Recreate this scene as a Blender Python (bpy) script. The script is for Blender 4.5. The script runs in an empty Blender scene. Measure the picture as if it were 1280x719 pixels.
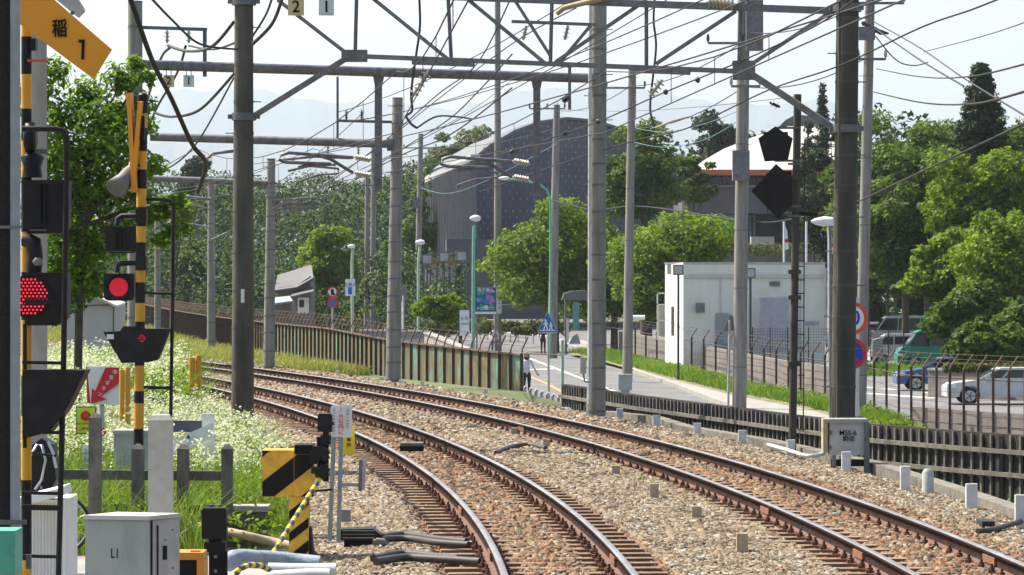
import bpy, bmesh, math, random
import numpy as np
from mathutils import Vector, Matrix
R = math.radians
rng = np.random.default_rng(7)
random.seed(7)
scene = bpy.context.scene
COL = scene.collection

# ------------------------------------------------------------------ camera, sky, sun, exposure
HC, HY, FPX = 2.58, 345.0, 4500.0          # eye height above railhead, horizon row, focal length in px of the 1280 px photo
cam = bpy.data.cameras.new("camera"); camo = bpy.data.objects.new("camera", cam); COL.objects.link(camo)
camo.location = (0, 0, HC); camo.rotation_euler = (R(90), 0, 0)
cam.sensor_width = 36; cam.lens = FPX/1280*36; cam.shift_y = (HY-359.5)/1280
cam.clip_start = 0.5; cam.clip_end = 30000
scene.camera = camo
SUN_DIR = Vector((-0.72, 0.42, 1.15)).normalized()      # towards the sun
EL = math.asin(SUN_DIR.z); AZ = math.atan2(SUN_DIR.x, SUN_DIR.y)
world = bpy.data.worlds.new("World"); scene.world = world; world.use_nodes = True
wn = world.node_tree.nodes; wl = world.node_tree.links
sky = wn.new("ShaderNodeTexSky"); sky.sky_type = 'NISHITA'; sky.sun_disc = False
sky.sun_elevation = EL; sky.sun_rotation = AZ; sky.air_density = 1.0; sky.dust_density = 3.0; sky.ozone_density = 1.0
wl.new(sky.outputs[0], wn["Background"].inputs[0]); wn["Background"].inputs[1].default_value = 0.115
sl = bpy.data.lights.new("sun", 'SUN'); sl.energy = 5.0; sl.angle = R(0.55); sl.color = (1, .94, .82)
so = bpy.data.objects.new("sun", sl); COL.objects.link(so); so.rotation_euler = SUN_DIR.to_track_quat('Z', 'Y').to_euler()
scene.view_settings.view_transform = 'Standard'; scene.view_settings.look = 'None'
scene.view_settings.exposure = 1.1; scene.view_settings.gamma = 1; scene.view_settings.use_curve_mapping = False
scene.render.engine = 'CYCLES'
scene.cycles.max_bounces = 6; scene.cycles.diffuse_bounces = 3; scene.cycles.transparent_max_bounces = 6
scene.cycles.volume_bounces = 0
scene.cycles.use_denoising = True

# ------------------------------------------------------------------ placing
def X(px, Z): return (px-640)*Z/FPX
def H(py, Z): return HC-(py-HY)*Z/FPX
def W(px, py, Z): return Vector((X(px, Z), Z, H(py, Z)))
def GZ(py, z=0.0): return (HC-z)*FPX/(py-HY)          # distance at which ground of height z shows at row py

# ------------------------------------------------------------------ materials
def mat(name, c, rough=.7, metal=0.0, c2=None, scale=4.0, detail=6, bump=0.0, bscale=None, spec=.4, stretch=(1,1,1), lo=.35, hi=.65, emit=None, estr=0):
    m = bpy.data.materials.new(name); m.use_nodes = True
    n = m.node_tree.nodes; l = m.node_tree.links; b = n["Principled BSDF"]
    b.inputs["Roughness"].default_value = rough; b.inputs["Metallic"].default_value = metal
    b.inputs["Specular IOR Level"].default_value = spec
    if c2 is None: c2 = tuple(v*.78 for v in c)
    tc = n.new("ShaderNodeTexCoord"); mp = n.new("ShaderNodeMapping"); mp.inputs["Scale"].default_value = stretch
    l.new(tc.outputs["Object"], mp.inputs[0])
    t = n.new("ShaderNodeTexNoise"); t.inputs["Scale"].default_value = scale; t.inputs["Detail"].default_value = detail
    t.inputs["Roughness"].default_value = .62
    l.new(mp.outputs[0], t.inputs["Vector"])
    cr = n.new("ShaderNodeValToRGB"); cr.color_ramp.elements[0].position = lo; cr.color_ramp.elements[1].position = hi
    cr.color_ramp.elements[0].color = (*c2, 1); cr.color_ramp.elements[1].color = (*c, 1)
    l.new(t.outputs[0], cr.inputs[0]); l.new(cr.outputs[0], b.inputs["Base Color"])
    if bump:
        t2 = n.new("ShaderNodeTexNoise"); t2.inputs["Scale"].default_value = bscale or scale*6; t2.inputs["Detail"].default_value = 5
        l.new(mp.outputs[0], t2.inputs["Vector"])
        bp = n.new("ShaderNodeBump"); bp.inputs["Strength"].default_value = bump; bp.inputs["Distance"].default_value = .02
        l.new(t2.outputs[0], bp.inputs["Height"]); l.new(bp.outputs[0], b.inputs["Normal"])
    if emit:
        b.inputs["Emission Color"].default_value = (*emit, 1); b.inputs["Emission Strength"].default_value = estr
    return m

def leafmat(name, c, c2, trans=.35, scale=.6):
    m = bpy.data.materials.new(name); m.use_nodes = True
    n = m.node_tree.nodes; l = m.node_tree.links; n.clear()
    o = n.new("ShaderNodeOutputMaterial"); d = n.new("ShaderNodeBsdfPrincipled"); tr = n.new("ShaderNodeBsdfTranslucent"); mx = n.new("ShaderNodeMixShader")
    d.inputs["Roughness"].default_value = .6; d.inputs["Specular IOR Level"].default_value = .2
    tc = n.new("ShaderNodeTexCoord"); t = n.new("ShaderNodeTexNoise"); t.inputs["Scale"].default_value = scale; t.inputs["Detail"].default_value = 4
    geo = n.new("ShaderNodeNewGeometry"); add = n.new("ShaderNodeMath"); add.operation = 'MULTIPLY_ADD'; add.inputs[1].default_value = .45
    l.new(tc.outputs["Object"], t.inputs["Vector"]); l.new(geo.outputs["Random Per Island"], add.inputs[0]); 
    sb = n.new("ShaderNodeMath"); sb.operation = 'SUBTRACT'; sb.inputs[1].default_value = .22; l.new(t.outputs[0], sb.inputs[0]); l.new(sb.outputs[0], add.inputs[2])
    cr = n.new("ShaderNodeValToRGB"); cr.color_ramp.elements[0].position = .25; cr.color_ramp.elements[1].position = .75
    cr.color_ramp.elements[0].color = (*c2, 1); cr.color_ramp.elements[1].color = (*c, 1)
    l.new(add.outputs[0], cr.inputs[0]); l.new(cr.outputs[0], d.inputs["Base Color"])
    hs = n.new("ShaderNodeMixRGB"); hs.blend_type = 'MULTIPLY'; hs.inputs[0].default_value = 1; hs.inputs[2].default_value = (1.5, 1.6, .6, 1)
    l.new(cr.outputs[0], hs.inputs[1]); l.new(hs.outputs[0], tr.inputs[0])
    mx.inputs[0].default_value = trans; l.new(d.outputs[0], mx.inputs[1]); l.new(tr.outputs[0], mx.inputs[2]); l.new(mx.outputs[0], o.inputs[0])
    return m

M = {}
def A(k, *a, **kw): M[k] = mat(k, *a, **kw)
A('ballast', (.24,.18,.12), .95, c2=(.10,.07,.045), scale=9, detail=10, bump=1, bscale=30)
A('rust_ballast', (.26,.15,.08), .95, c2=(.15,.08,.045), scale=7, detail=8, bump=.6)
A('field', (.13,.15,.06), .95, c2=(.07,.09,.035), scale=.08, detail=12, bump=.6)
A('earth', (.23,.19,.12), .95, c2=(.10,.10,.045), scale=1.2, detail=10, bump=.8)
A('rail_side', (.050,.026,.018), .95, c2=(.018,.011,.009), scale=6, bump=.3, spec=.08)
A('rail_foot', (.17,.085,.055), .9, c2=(.11,.055,.036), scale=6)
A('rail_top', (.55,.52,.5), .28, .9, c2=(.34,.27,.22), scale=3, stretch=(1,.3,1))
A('sleeper', (.25,.16,.095), .9, c2=(.12,.07,.04), scale=4, bump=.5)
A('clip', (.10,.055,.035), .8)
A('concrete', (.34,.32,.285), .9, c2=(.22,.205,.18), scale=3, bump=.25, stretch=(1,1,.4))
A('pole_grey', (.27,.25,.22), .9, c2=(.14,.13,.115), scale=7, bump=.3, stretch=(1,1,.10), lo=.3, hi=.62)
A('pole_dark', (.085,.075,.065), .9, c2=(.045,.04,.034), scale=3, bump=.3, stretch=(1,1,.25))
A('pole_brown', (.115,.102,.085), .9, c2=(.055,.048,.04), scale=3, bump=.3, stretch=(1,1,.25))
A('galv', (.20,.195,.195), .6, .2, c2=(.12,.115,.115), scale=6)
A('galv_dark', (.17,.175,.18), .55, .3, c2=(.11,.11,.115), scale=6)
A('wire', (.03,.03,.03), .7)
A('wire_thick', (.035,.033,.032), .75, spec=.2)
A('wire_blue', (.10,.22,.28), .6)
A('insul', (.50,.46,.38), .35, c2=(.40,.36,.29))
A('insul_dark', (.06,.05,.055), .3)
A('black', (.010,.010,.012), .5, c2=(.006,.006,.007), spec=.25)
A('black_matt', (.012,.011,.012), .8, c2=(.007,.006,.007), spec=.2)
A('sig_black', (.020,.013,.015), .6, c2=(.010,.007,.008), scale=14, spec=.3)
A('yellow', (.66,.32,.02), .5, c2=(.60,.27,.02), scale=5)
A('sign_orange', (.78,.30,.015), .5, c2=(.72,.27,.015), scale=2)
A('bright_yellow', (.80,.62,.03), .5, c2=(.7,.52,.03))
A('hazard_yellow', (.72,.44,.03), .55, c2=(.55,.25,.03), scale=8)
A('rust', (.28,.12,.05), .85, c2=(.14,.06,.03), scale=10)
A('white', (.78,.78,.76), .55, c2=(.68,.68,.65))
A('white_dull', (.58,.58,.55), .7, c2=(.46,.46,.43), scale=5)
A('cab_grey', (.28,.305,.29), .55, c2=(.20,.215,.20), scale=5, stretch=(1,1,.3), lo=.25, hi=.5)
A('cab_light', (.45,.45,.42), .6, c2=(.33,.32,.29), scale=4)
A('red', (.62,.02,.03), .45)
A('red_orange', (.70,.09,.03), .5)
A('blue', (.02,.14,.50), .45)
A('deep_blue', (.02,.04,.40), .45)
A('lime', (.55,.80,.02), .5)
A('green_box', (.10,.42,.30), .5)
A('lamp_green', (.16,.42,.28), .5, c2=(.13,.34,.23))
A('pale_green', (.36,.50,.36), .5)
A('tan_post', (.44,.35,.23), .85, c2=(.33,.25,.16), scale=12)
A('mark_white', (.62,.62,.60), .7, c2=(.5,.5,.48), scale=9)
A('hose', (.05,.045,.045), .6)
A('hose_grey', (.18,.16,.15), .7)
A('asphalt', (.16,.157,.15), .9, c2=(.085,.083,.08), scale=.55, detail=14, lo=.3, hi=.6)
A('kerb_stone', (.21,.19,.15), .95, c2=(.12,.105,.08), scale=5, detail=10, bump=.5)
A('paving', (.30,.28,.25), .9, c2=(.23,.215,.19), scale=1.5, detail=10)
A('paint', (.75,.75,.72), .7)
A('paint_orange', (.60,.30,.08), .7)
A('timber_dark', (.035,.03,.027), .9, c2=(.02,.018,.016), scale=5, bump=.4, stretch=(1,1,.3))
A('timber_light', (.19,.175,.14), .9, c2=(.10,.09,.075), scale=5, stretch=(1,1,.4))
A('fence_brown', (.085,.05,.038), .8, c2=(.05,.035,.03), scale=8)
A('fence_rust', (.17,.10,.06), .85, c2=(.08,.055,.04), scale=5)
A('glass_dark', (.015,.02,.025), .08, spec=.8)
A('glass_teal', (.10,.30,.28), .15, c2=(.07,.22,.21), spec=.7, stretch=(4,1,.2))
A('museum_grey', (.165,.17,.175), .8, c2=(.12,.124,.13), scale=.6, bump=.1)
A('museum_base', (.12,.115,.12), .85, c2=(.085,.08,.085), scale=.3)
A('museum_dark', (.10,.10,.105), .85)
A('roof_white', (.40,.375,.34), .7, c2=(.35,.33,.30), scale=.3)
A('orange_band', (.50,.13,.05), .7, c2=(.42,.10,.04))
A('wall_cream', (.78,.75,.64), .85, c2=(.70,.67,.56), scale=2.2, stretch=(1,1,.12), lo=.25, hi=.6)
A('shed_grey', (.44,.445,.41), .8, c2=(.38,.385,.355), scale=.8)
A('shutter', (.42,.40,.44), .7)
A('wall_brown', (.20,.175,.155), .9, c2=(.14,.12,.105), scale=1.5)
A('tile_roof', (.13,.125,.125), .8, c2=(.09,.088,.088), scale=2, stretch=(1,3,1))
A('skin', (.50,.30,.20), .6)
A('hair', (.02,.014,.012), .5)
A('cloth_white', (.62,.60,.66), .85)
A('cloth_dark', (.025,.025,.035), .9)
A('cloth_grey', (.10,.11,.15), .9)
A('tyre', (.02,.02,.02), .85)
A('rim', (.5,.5,.52), .3, .8)
A('car_white', (.55,.56,.57), .2, spec=.6); A('car_blue', (.07,.12,.29), .2, spec=.6)
A('car_green', (.045,.26,.19), .35, spec=.5); A('car_silver', (.40,.41,.44), .25, .4)
A('car_dark', (.06,.06,.075), .2, spec=.6)
A('bark', (.085,.065,.045), .9, c2=(.045,.035,.025), scale=6, bump=.6)
A('orange_plastic', (.62,.25,.02), .45)
A('mountain', (.04,.06,.045), .95, c2=(.03,.045,.035), scale=.004)
M['led'] = mat('led_red', (.5,.01,.02), .5, emit=(1,.02,.045), estr=.9)
M['led_dim'] = mat('led_dim_red', (.35,.02,.03), .5, emit=(.8,.02,.05), estr=.10)
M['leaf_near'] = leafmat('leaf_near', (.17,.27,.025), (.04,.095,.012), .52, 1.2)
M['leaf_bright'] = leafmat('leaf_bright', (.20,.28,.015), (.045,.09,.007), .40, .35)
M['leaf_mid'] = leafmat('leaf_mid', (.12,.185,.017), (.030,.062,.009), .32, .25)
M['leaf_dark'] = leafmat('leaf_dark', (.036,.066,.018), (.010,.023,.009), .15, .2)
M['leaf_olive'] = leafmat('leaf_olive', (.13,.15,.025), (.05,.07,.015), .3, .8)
M['grass'] = leafmat('grass_blade', (.14,.22,.03), (.06,.12,.015), .45, .5)
M['grass_dry'] = leafmat('grass_dry_blade', (.36,.33,.12), (.16,.19,.05), .3, .4)
M['petal'] = leafmat('petal_white', (.62,.62,.50), (.42,.44,.28), .3, 2)

# ------------------------------------------------------------------ mesh building
class MB:
    """collects primitives in world coordinates, later linked as ONE mesh object"""
    def __init__(s): s.v = []; s.f = []; s.m = []; s.mats = []; s.sm = []
    def mi(s, m):
        m = M[m] if isinstance(m, str) else m
        if m not in s.mats: s.mats.append(m)
        return s.mats.index(m)
    def add(s, vs, fs, m, smooth=False):
        k = len(s.v); s.v += [tuple(v) for v in vs]; i = s.mi(m)
        for f in fs: s.f.append([k+a for a in f]); s.m.append(i); s.sm.append(smooth)
        return s
    def box(s, c, d, m, rz=0, rot=None, taper=1.0):
        """c centre, d full sizes"""
        h = [x/2 for x in d]; mt = rot if rot is not None else Matrix.Rotation(rz, 3, 'Z')
        vs = []
        for z in (-1, 1):
            t = taper if z > 0 else 1
            for x, y in ((-1,-1),(1,-1),(1,1),(-1,1)): vs.append(Vector(c)+mt@Vector((x*h[0]*t, y*h[1]*t, z*h[2])))
        return s.add(vs, [(3,2,1,0),(4,5,6,7),(0,1,5,4),(1,2,6,5),(2,3,7,6),(3,0,4,7)], m)
    def bar(s, a, b, w, t, m, up=(0,0,1)):
        """rectangular bar from a to b; w is size across (horizontal), t the size along up"""
        a = Vector(a); b = Vector(b); d = (b-a).normalized(); u = Vector(up)
        if abs(d.dot(u)) > .98: u = Vector((0,1,0))
        x = d.cross(u).normalized(); y = x.cross(d).normalized(); vs = []
        for p in (a, b):
            for i, j in ((-1,-1),(1,-1),(1,1),(-1,1)): vs.append(p+x*i*w/2+y*j*t/2)
        return s.add(vs, [(3,2,1,0),(4,5,6,7),(0,1,5,4),(1,2,6,5),(2,3,7,6),(3,0,4,7)], m)
    def tube(s, pts, r, m, n=8, caps=True, r2=None):
        pts = [Vector(p) for p in pts]; N = len(pts); vs = []; fs = []
        up = None
        for i, p in enumerate(pts):
            d = (pts[min(i+1,N-1)]-pts[max(i-1,0)]).normalized()
            if up is None:
                up = Vector((0,0,1)) if abs(d.z) < .9 else Vector((0,1,0))
            x = d.cross(up)
            if x.length < 1e-4: x = d.cross(Vector((1,0,0)))
            x.normalize(); y = x.cross(d).normalized(); up = y
            rr = r if r2 is None else r+(r2-r)*i/(N-1)
            if isinstance(r, (list, tuple)): rr = r[i]
            for k in range(n):
                a = 2*math.pi*k/n; vs.append(p+x*math.cos(a)*rr+y*math.sin(a)*rr)
        for i in range(N-1):
            for k in range(n): fs.append((i*n+k, i*n+(k+1)%n, (i+1)*n+(k+1)%n, (i+1)*n+k))
        s.add(vs, fs, m, True)
        if caps:
            s.add([vs[k] for k in range(n)][::-1], [tuple(range(n))], m); s.add([vs[(N-1)*n+k] for k in range(n)], [tuple(range(n))], m)
        return s
    def cyl(s, a, b, r, m, n=12, r2=None): return s.tube([a, b], r, m, n, r2=r2)
    def lathe(s, a, b, prof, m, n=12):
        """prof: (t along a-b 0..1, radius)"""
        a = Vector(a); b = Vector(b)
        return s.tube([a.lerp(b, t) for t, r in prof], [r for t, r in prof], m, n)
    def poly(s, pts, nrm, th, m, mback=None):
        """flat outline (world points) given a thickness along nrm (pts are the front)"""
        pts = [Vector(p) for p in pts]; nv = Vector(nrm).normalized()*th; k = len(pts)
        b = [p-nv for p in pts]
        area = sum(((pts[i]-pts[0]).cross(pts[i+1]-pts[0]) for i in range(1, k-1)), Vector())
        if area.dot(nv) < 0: pts = pts[::-1]; b = b[::-1]
        s.add(pts+b, [tuple(range(k)), tuple(range(2*k-1, k-1, -1))]+[(i, k+i, k+(i+1)%k, (i+1)%k) for i in range(k)], m)
        return s
    def build(s, name, parent=None, **tags):
        me = bpy.data.meshes.new(name)
        off = Vector((0,0,0))
        p = parent
        while p is not None: off += p.location; p = p.parent
        me.from_pydata([(v[0]-off.x, v[1]-off.y, v[2]-off.z) for v in s.v], [], s.f)
        for m in s.mats: me.materials.append(m)
        me.polygons.foreach_set('material_index', s.m); me.polygons.foreach_set('use_smooth', s.sm); me.update()
        o = bpy.data.objects.new(name, me); COL.objects.link(o)
        if parent is not None: o.parent = parent
        for k, v in tags.items(): o[k] = v
        return o

def np_obj(name, v, f, mats, parent=None, midx=None, smooth=False, off=(0,0,0)):
    """fast mesh from numpy: v (N,3), f (M,k) with k constant"""
    v = np.asarray(v, dtype=np.float32)-np.asarray(off, dtype=np.float32); f = np.asarray(f, dtype=np.int32)
    me = bpy.data.meshes.new(name); me.vertices.add(len(v)); me.vertices.foreach_set('co', v.ravel())
    k = f.shape[1]; me.loops.add(f.size); me.loops.foreach_set('vertex_index', f.ravel())
    me.polygons.add(len(f)); me.polygons.foreach_set('loop_start', np.arange(0, f.size, k, dtype=np.int32))
    me.polygons.foreach_set('loop_total', np.full(len(f), k, dtype=np.int32))
    for m in mats: me.materials.append(M[m] if isinstance(m, str) else m)
    if midx is not None: me.polygons.foreach_set('material_index', np.asarray(midx, dtype=np.int32))
    if smooth: me.polygons.foreach_set('use_smooth', np.ones(len(f), dtype=bool))
    me.update(calc_edges=True)
    o = bpy.data.objects.new(name, me); COL.objects.link(o)
    if parent is not None: o.parent = parent
    return o

def thing(name, label, cat, loc=(0,0,0), group=None):
    o = bpy.data.objects.new(name, None); COL.objects.link(o); o.location = loc; o.empty_display_size = .1
    o['label'] = label; o['category'] = cat
    if group: o['group'] = group
    return o
def tag(o, label, cat, group=None):
    o['label'] = label; o['category'] = cat
    if group: o['group'] = group
    return o
def struct(o, kind='structure'): o['kind'] = kind; return o
def kids(o): return [c for c in bpy.data.objects if c.parent is o]
def dup(root, loc, rz=None, label=None, scale=None):
    r = root.copy(); COL.objects.link(r); r.location = loc
    if rz is not None: r.rotation_euler = (0, 0, rz)
    if scale is not None: r.scale = (scale,)*3 if not isinstance(scale, tuple) else scale
    if label: r['label'] = label
    for ch in kids(root):
        c = ch.copy(); COL.objects.link(c); c.parent = r
        for g in kids(ch):
            d = g.copy(); COL.objects.link(d); d.parent = c
    return r

def text(s, centre, size, m, name='lettering', parent=None, ax=(1,0,0), up=(0,0,1), bold=.0, sx=1.0, ext=.001):
    """lettering as a mesh, centred, ax = reading direction"""
    c = bpy.data.curves.new('t', 'FONT'); c.body = s; c.size = size; c.align_x = 'CENTER'; c.align_y = 'CENTER'; c.offset = bold*size; c.extrude = ext
    o = bpy.data.objects.new('t', c); COL.objects.link(o)
    me = bpy.data.meshes.new_from_object(o.evaluated_get(bpy.context.evaluated_depsgraph_get())); bpy.data.objects.remove(o)
    a = Vector(ax).normalized(); u = Vector(up).normalized(); nn = a.cross(u)
    mt = Matrix((a*sx, u, nn)).transposed().to_4x4(); mt.translation = Vector(centre)
    me.transform(mt); me.materials.clear(); me.materials.append(M[m])
    off = Vector(); p = parent
    while p is not None: off += p.location; p = p.parent
    me.transform(Matrix.Translation(-off)); me.name = name
    o = bpy.data.objects.new(name, me); COL.objects.link(o)
    if parent is not None: o.parent = parent
    return o
def circ(c, r, n=28, ax=(1,0,0), up=(0,0,1), a0=0, a1=360):
    ax = Vector(ax); up = Vector(up); c = Vector(c)
    return [c+ax*r*math.cos(R(a0+(a1-a0)*i/n))+up*r*math.sin(R(a0+(a1-a0)*i/n)) for i in range(n)]
FWD = Vector((0,-1,0))     # towards the train

# ------------------------------------------------------------------ track centre lines (left-hand curve with a transition)
DS = 0.5
SS = np.arange(-12, 420, DS)
def line(x0, hd, dz):
    k0 = 1/218.5; kap = np.clip(k0-3.71e-5*(SS-30), .0012, .0052)
    th = hd+np.cumsum(kap)*DS; i30 = int((30+12)/DS); th = th-th[i30]+hd
    x = -np.cumsum(np.sin(th))*DS; y = np.cumsum(np.cos(th))*DS
    i15 = int((15+12)/DS); x += x0-x[i15]; y += 15-y[i15]
    return x, y, th, dz
TL = line(.353, .0225, 0.0); TR = line(.353+3.722, .0324, .0)
def at(T, s, u=0.0, z=0.0):
    i = (s+12)/DS; i0 = int(min(max(i, 0), len(SS)-2)); f = i-i0
    x = T[0][i0]*(1-f)+T[0][i0+1]*f; y = T[1][i0]*(1-f)+T[1][i0+1]*f; th = T[2][i0]*(1-f)+T[2][i0+1]*f
    return Vector((x+u*math.cos(th), y+u*math.sin(th), z))
def head(T, s): return T[2][int((s+12)/DS)]
# ================================================================== GROUND
ZR = -1.9                                   # street level beside the line
def sheet(name, pts, m, z=None, kind='structure'):
    o = MB().add([(p[0], p[1], p[2] if len(p) > 2 else z) for p in pts], [tuple(range(len(pts)))], m).build(name); o['kind'] = kind; return o
sheet('ground', [(-8900,-60),(8900,-60),(8900,17200),(-8900,17200)], 'field', ZR-.06)

WALLP = [(1460,52),(1280,56),(1200,57.6),(1100,60),(1000,64),(900,69),(800,74.8),(703,82.5)]
WALL = [Vector((X(a,b), b, 0)) for a, b in WALLP]
FEN = [Vector((X(a,b), b, 0)) for a, b in [(652,90),(610,92.5),(570,95.5),(530,98.5),(495,101.5),(455,107),(420,113),(380,120),(330,130),(290,141),(260,152),(232,166),(212,180),(190,200),(172,225)]]
# railway land: a ribbon whose far edge follows the retaining fence and the panel fence
def edge_x(y):
    pts = [(w.y, w.x) for w in WALL]+[(f.y, f.x) for f in FEN]
    pts = [(0, 9.6)]+pts+[(400, -80)]
    ys = [p[0] for p in pts]; xs = [p[1] for p in pts]; return float(np.interp(y, ys, xs))
def bankz(x, y):
    """height of railway land"""
    i = int(np.argmin(np.abs(TL[1]-y))); u = x-TL[0][i]
    z = -.30
    if u < -2.2: z = -.30+min(.35, (-2.2-u)*.09)*max(0, min(1, (y-36)/10))
    if u > 5.85 and y < 88: z = -.30-min(.75, (u-5.85)*.7)
    return z
ys = np.concatenate([np.arange(-6, 130, 1.5), np.arange(130, 330, 8)])
us = np.linspace(0, 1, 26); V = []; F = []
for j, y in enumerate(ys):
    xr = edge_x(y)+.05; xl = -70 if y > 60 else -30
    for u in us:
        x = xr-(u**2.2)*(xr-xl); V.append((x, y, bankz(x, y) if u > 0 else -.34))
    V[-26:] = [(V[-26][0], y, ZR-.3)]+V[-26:-1]
for j in range(len(ys)-1):
    for i in range(25): F.append((j*26+i, (j+1)*26+i, (j+1)*26+i+1, j*26+i+1))
struct(np_obj('railway_ground', V, F, ['field'], smooth=False))

# ballast beds as one sheet
def ribbon(name, T, ulist, zlist, s0, s1, ds, m, jit=0):
    V = []; F = []; n = len(ulist); ss = np.arange(s0, s1, ds)
    for s in ss:
        for u, z in zip(ulist, zlist): p = at(T, s, u); V.append((p.x, p.y, z+random.uniform(-jit, jit)))
    for j in range(len(ss)-1):
        for i in range(n-1): F.append((j*n+i, j*n+i+1, (j+1)*n+i+1, (j+1)*n+i))
    return np_obj(name, V, F, [m])
struct(ribbon('ballast_ground', TL, [-2.5,-1.5,-1,-.5,0,.5,1,1.5,2,2.5,3,3.5,4,4.5,5.1,5.9], [-.30,-.235,-.26,-.26,-.26,-.26,-.26,-.22,-.225,-.225,-.22,-.26,-.26,-.26,-.235,-.28], 0, 230, .5, 'ballast', .012))

# crushed stone: real little stones, dense near the train and coarser further off
def stones(name, n, s0, s1, u0, u1, size, matn, label, zf, keep=None, hj=.022):
    s = s0+(s1-s0)*rng.random(n)**1.15; u = u0+(u1-u0)*rng.random(n)
    th = np.interp(s, SS, TL[2]); cx = np.interp(s, SS, TL[0])+u*np.cos(th); cy = np.interp(s, SS, TL[1])+u*np.sin(th)
    sz = size*(1+.6*(s-s0)/(s1-s0))*(.55+.8*rng.random(n)); cz = zf(u)+sz*.1+hj*(rng.random(n)-.4)+hj*.7*np.sin(s*3.1+u*2)*np.sin(u*4.3+s)
    if keep is not None:
        k = keep(u, s, cx, cy); cx, cy, cz, sz = cx[k], cy[k], cz[k], sz[k]; n = len(cx)
    base = np.array([(-1,-1,-1),(1,-1,-1),(1,1,-1),(-1,1,-1),(-1,-1,1),(1,-1,1),(1,1,1),(-1,1,1)], float)*.5
    P = base[None]*np.stack([.7+.7*rng.random(n), .6+.5*rng.random(n), .65+.5*rng.random(n)], -1)[:,None,:]*(.45+1.1*rng.random((n,8,3)))
    a = rng.random(n)*6.28; b = (rng.random(n)-.5)*1.4; ca, sa, cb, sb = np.cos(a), np.sin(a), np.cos(b), np.sin(b)
    x, y, z = P[...,0], P[...,1], P[...,2]
    y, z = y*cb[:,None]-z*sb[:,None], y*sb[:,None]+z*cb[:,None]
    x, y = x*ca[:,None]-y*sa[:,None], x*sa[:,None]+y*ca[:,None]
    V = np.stack([x,y,z], -1)*sz[:,None,None]+np.stack([cx,cy,cz], -1)[:,None,:]
    q = np.array([(4,5,6,7),(0,1,5,4),(1,2,6,5),(2,3,7,6),(3,0,4,7)])
    F = (q[None]+(np.arange(n)*8)[:,None,None]).reshape(-1,4)
    mi = np.repeat(rng.choice(len(matn), n, p=[w for _, w in matn]), 5)
    o = np_obj(name, V.reshape(-1,3), F, [m for m, _ in matn], midx=mi); o['kind'] = 'stuff'; return o
A('stone_a', (.225,.17,.105), .9, c2=(.155,.115,.068), scale=3); A('stone_b', (.30,.245,.165), .9, c2=(.21,.17,.11), scale=3)
A('stone_c', (.12,.085,.05), .9, c2=(.07,.048,.03), scale=3); A('stone_d', (.25,.13,.062), .9, c2=(.155,.078,.038), scale=3)
A('stone_g', (.33,.32,.29), .9, c2=(.22,.21,.20), scale=3)
def zf(u): return np.where(u < -1.5, -.215-(-1.5-u)*.09, np.where(u > 5.1, -.215-(u-5.1)*.07, -.205))
def between(u): return ((np.abs(u) < 1.12) | (np.abs(u-3.75) < 1.12))
def offsl(u, s, x, y):
    '''not on top of a sleeper of either track (few strays allowed)'''
    ok = np.ones(len(u), bool)
    for T in (TL, TR):
        i = np.clip(((y-T[1][0])/DS).astype(int)-2, 0, len(SS)-1); ti = np.interp(y, T[1], SS); cx_ = np.interp(y, T[1], T[0]); th_ = np.interp(y, T[1], T[2])
        uu = (x-cx_)*np.cos(th_); sl_ = ti+(x-cx_)*np.sin(th_); ph = np.abs(((sl_-27.5+.29) % .58)-.29)
        ok &= ~((np.abs(uu) < 1.08) & (ph < .115))
    return ok | (rng.random(len(u)) < .05)
mix1 = [('stone_a',.45),('stone_b',.22),('stone_c',.2),('stone_d',.04),('stone_g',.09)]
mix2 = [('stone_a',.20),('stone_b',.06),('stone_c',.30),('stone_d',.42),('stone_g',.02)]
def midway(u, s):
    w = np.minimum(np.abs(u), np.abs(u-3.74)); lim_ = .16+.10*np.sin(s*.9)+.10*np.sin(s*2.3+1)+np.where(u > 2, .12, -.10)
    return (w < lim_) | ((w > .5) & (np.sin(s*1.7+u*3)*np.sin(s*.61+2) > .55))
def hump(u):
    w = np.minimum(np.abs(u), np.abs(u-3.74)); return np.interp(w, [0,.26,.40,.62,1.15], [-.175,-.19,-.235,-.245,-.225])
stones('ballast_gravel', 600000, 26, 62, -2.5, 5.95, .033, mix1, '', zf, lambda u,s,x,y: (~between(u)) & (x < np.interp(y, [k.y for k in WALL], [k.x for k in WALL])-.9))
stones('ballast_gravel', 150000, 62, 150, -2.4, 5.8, .062, mix1, '', zf, lambda u,s,x,y: ~between(u))
stones('rusty_gravel', 170000, 26, 75, -1.15, 4.95, .038, mix2, '', hump, lambda u,s,x,y: between(u) & (offsl(u,s,x,y) | midway(u,s)), hj=.014)
stones('rusty_gravel', 70000, 75, 150, -1.15, 4.95, .055, mix2, '', hump, lambda u,s,x,y: between(u) & (offsl(u,s,x,y) | midway(u,s)), hj=.014)

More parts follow.
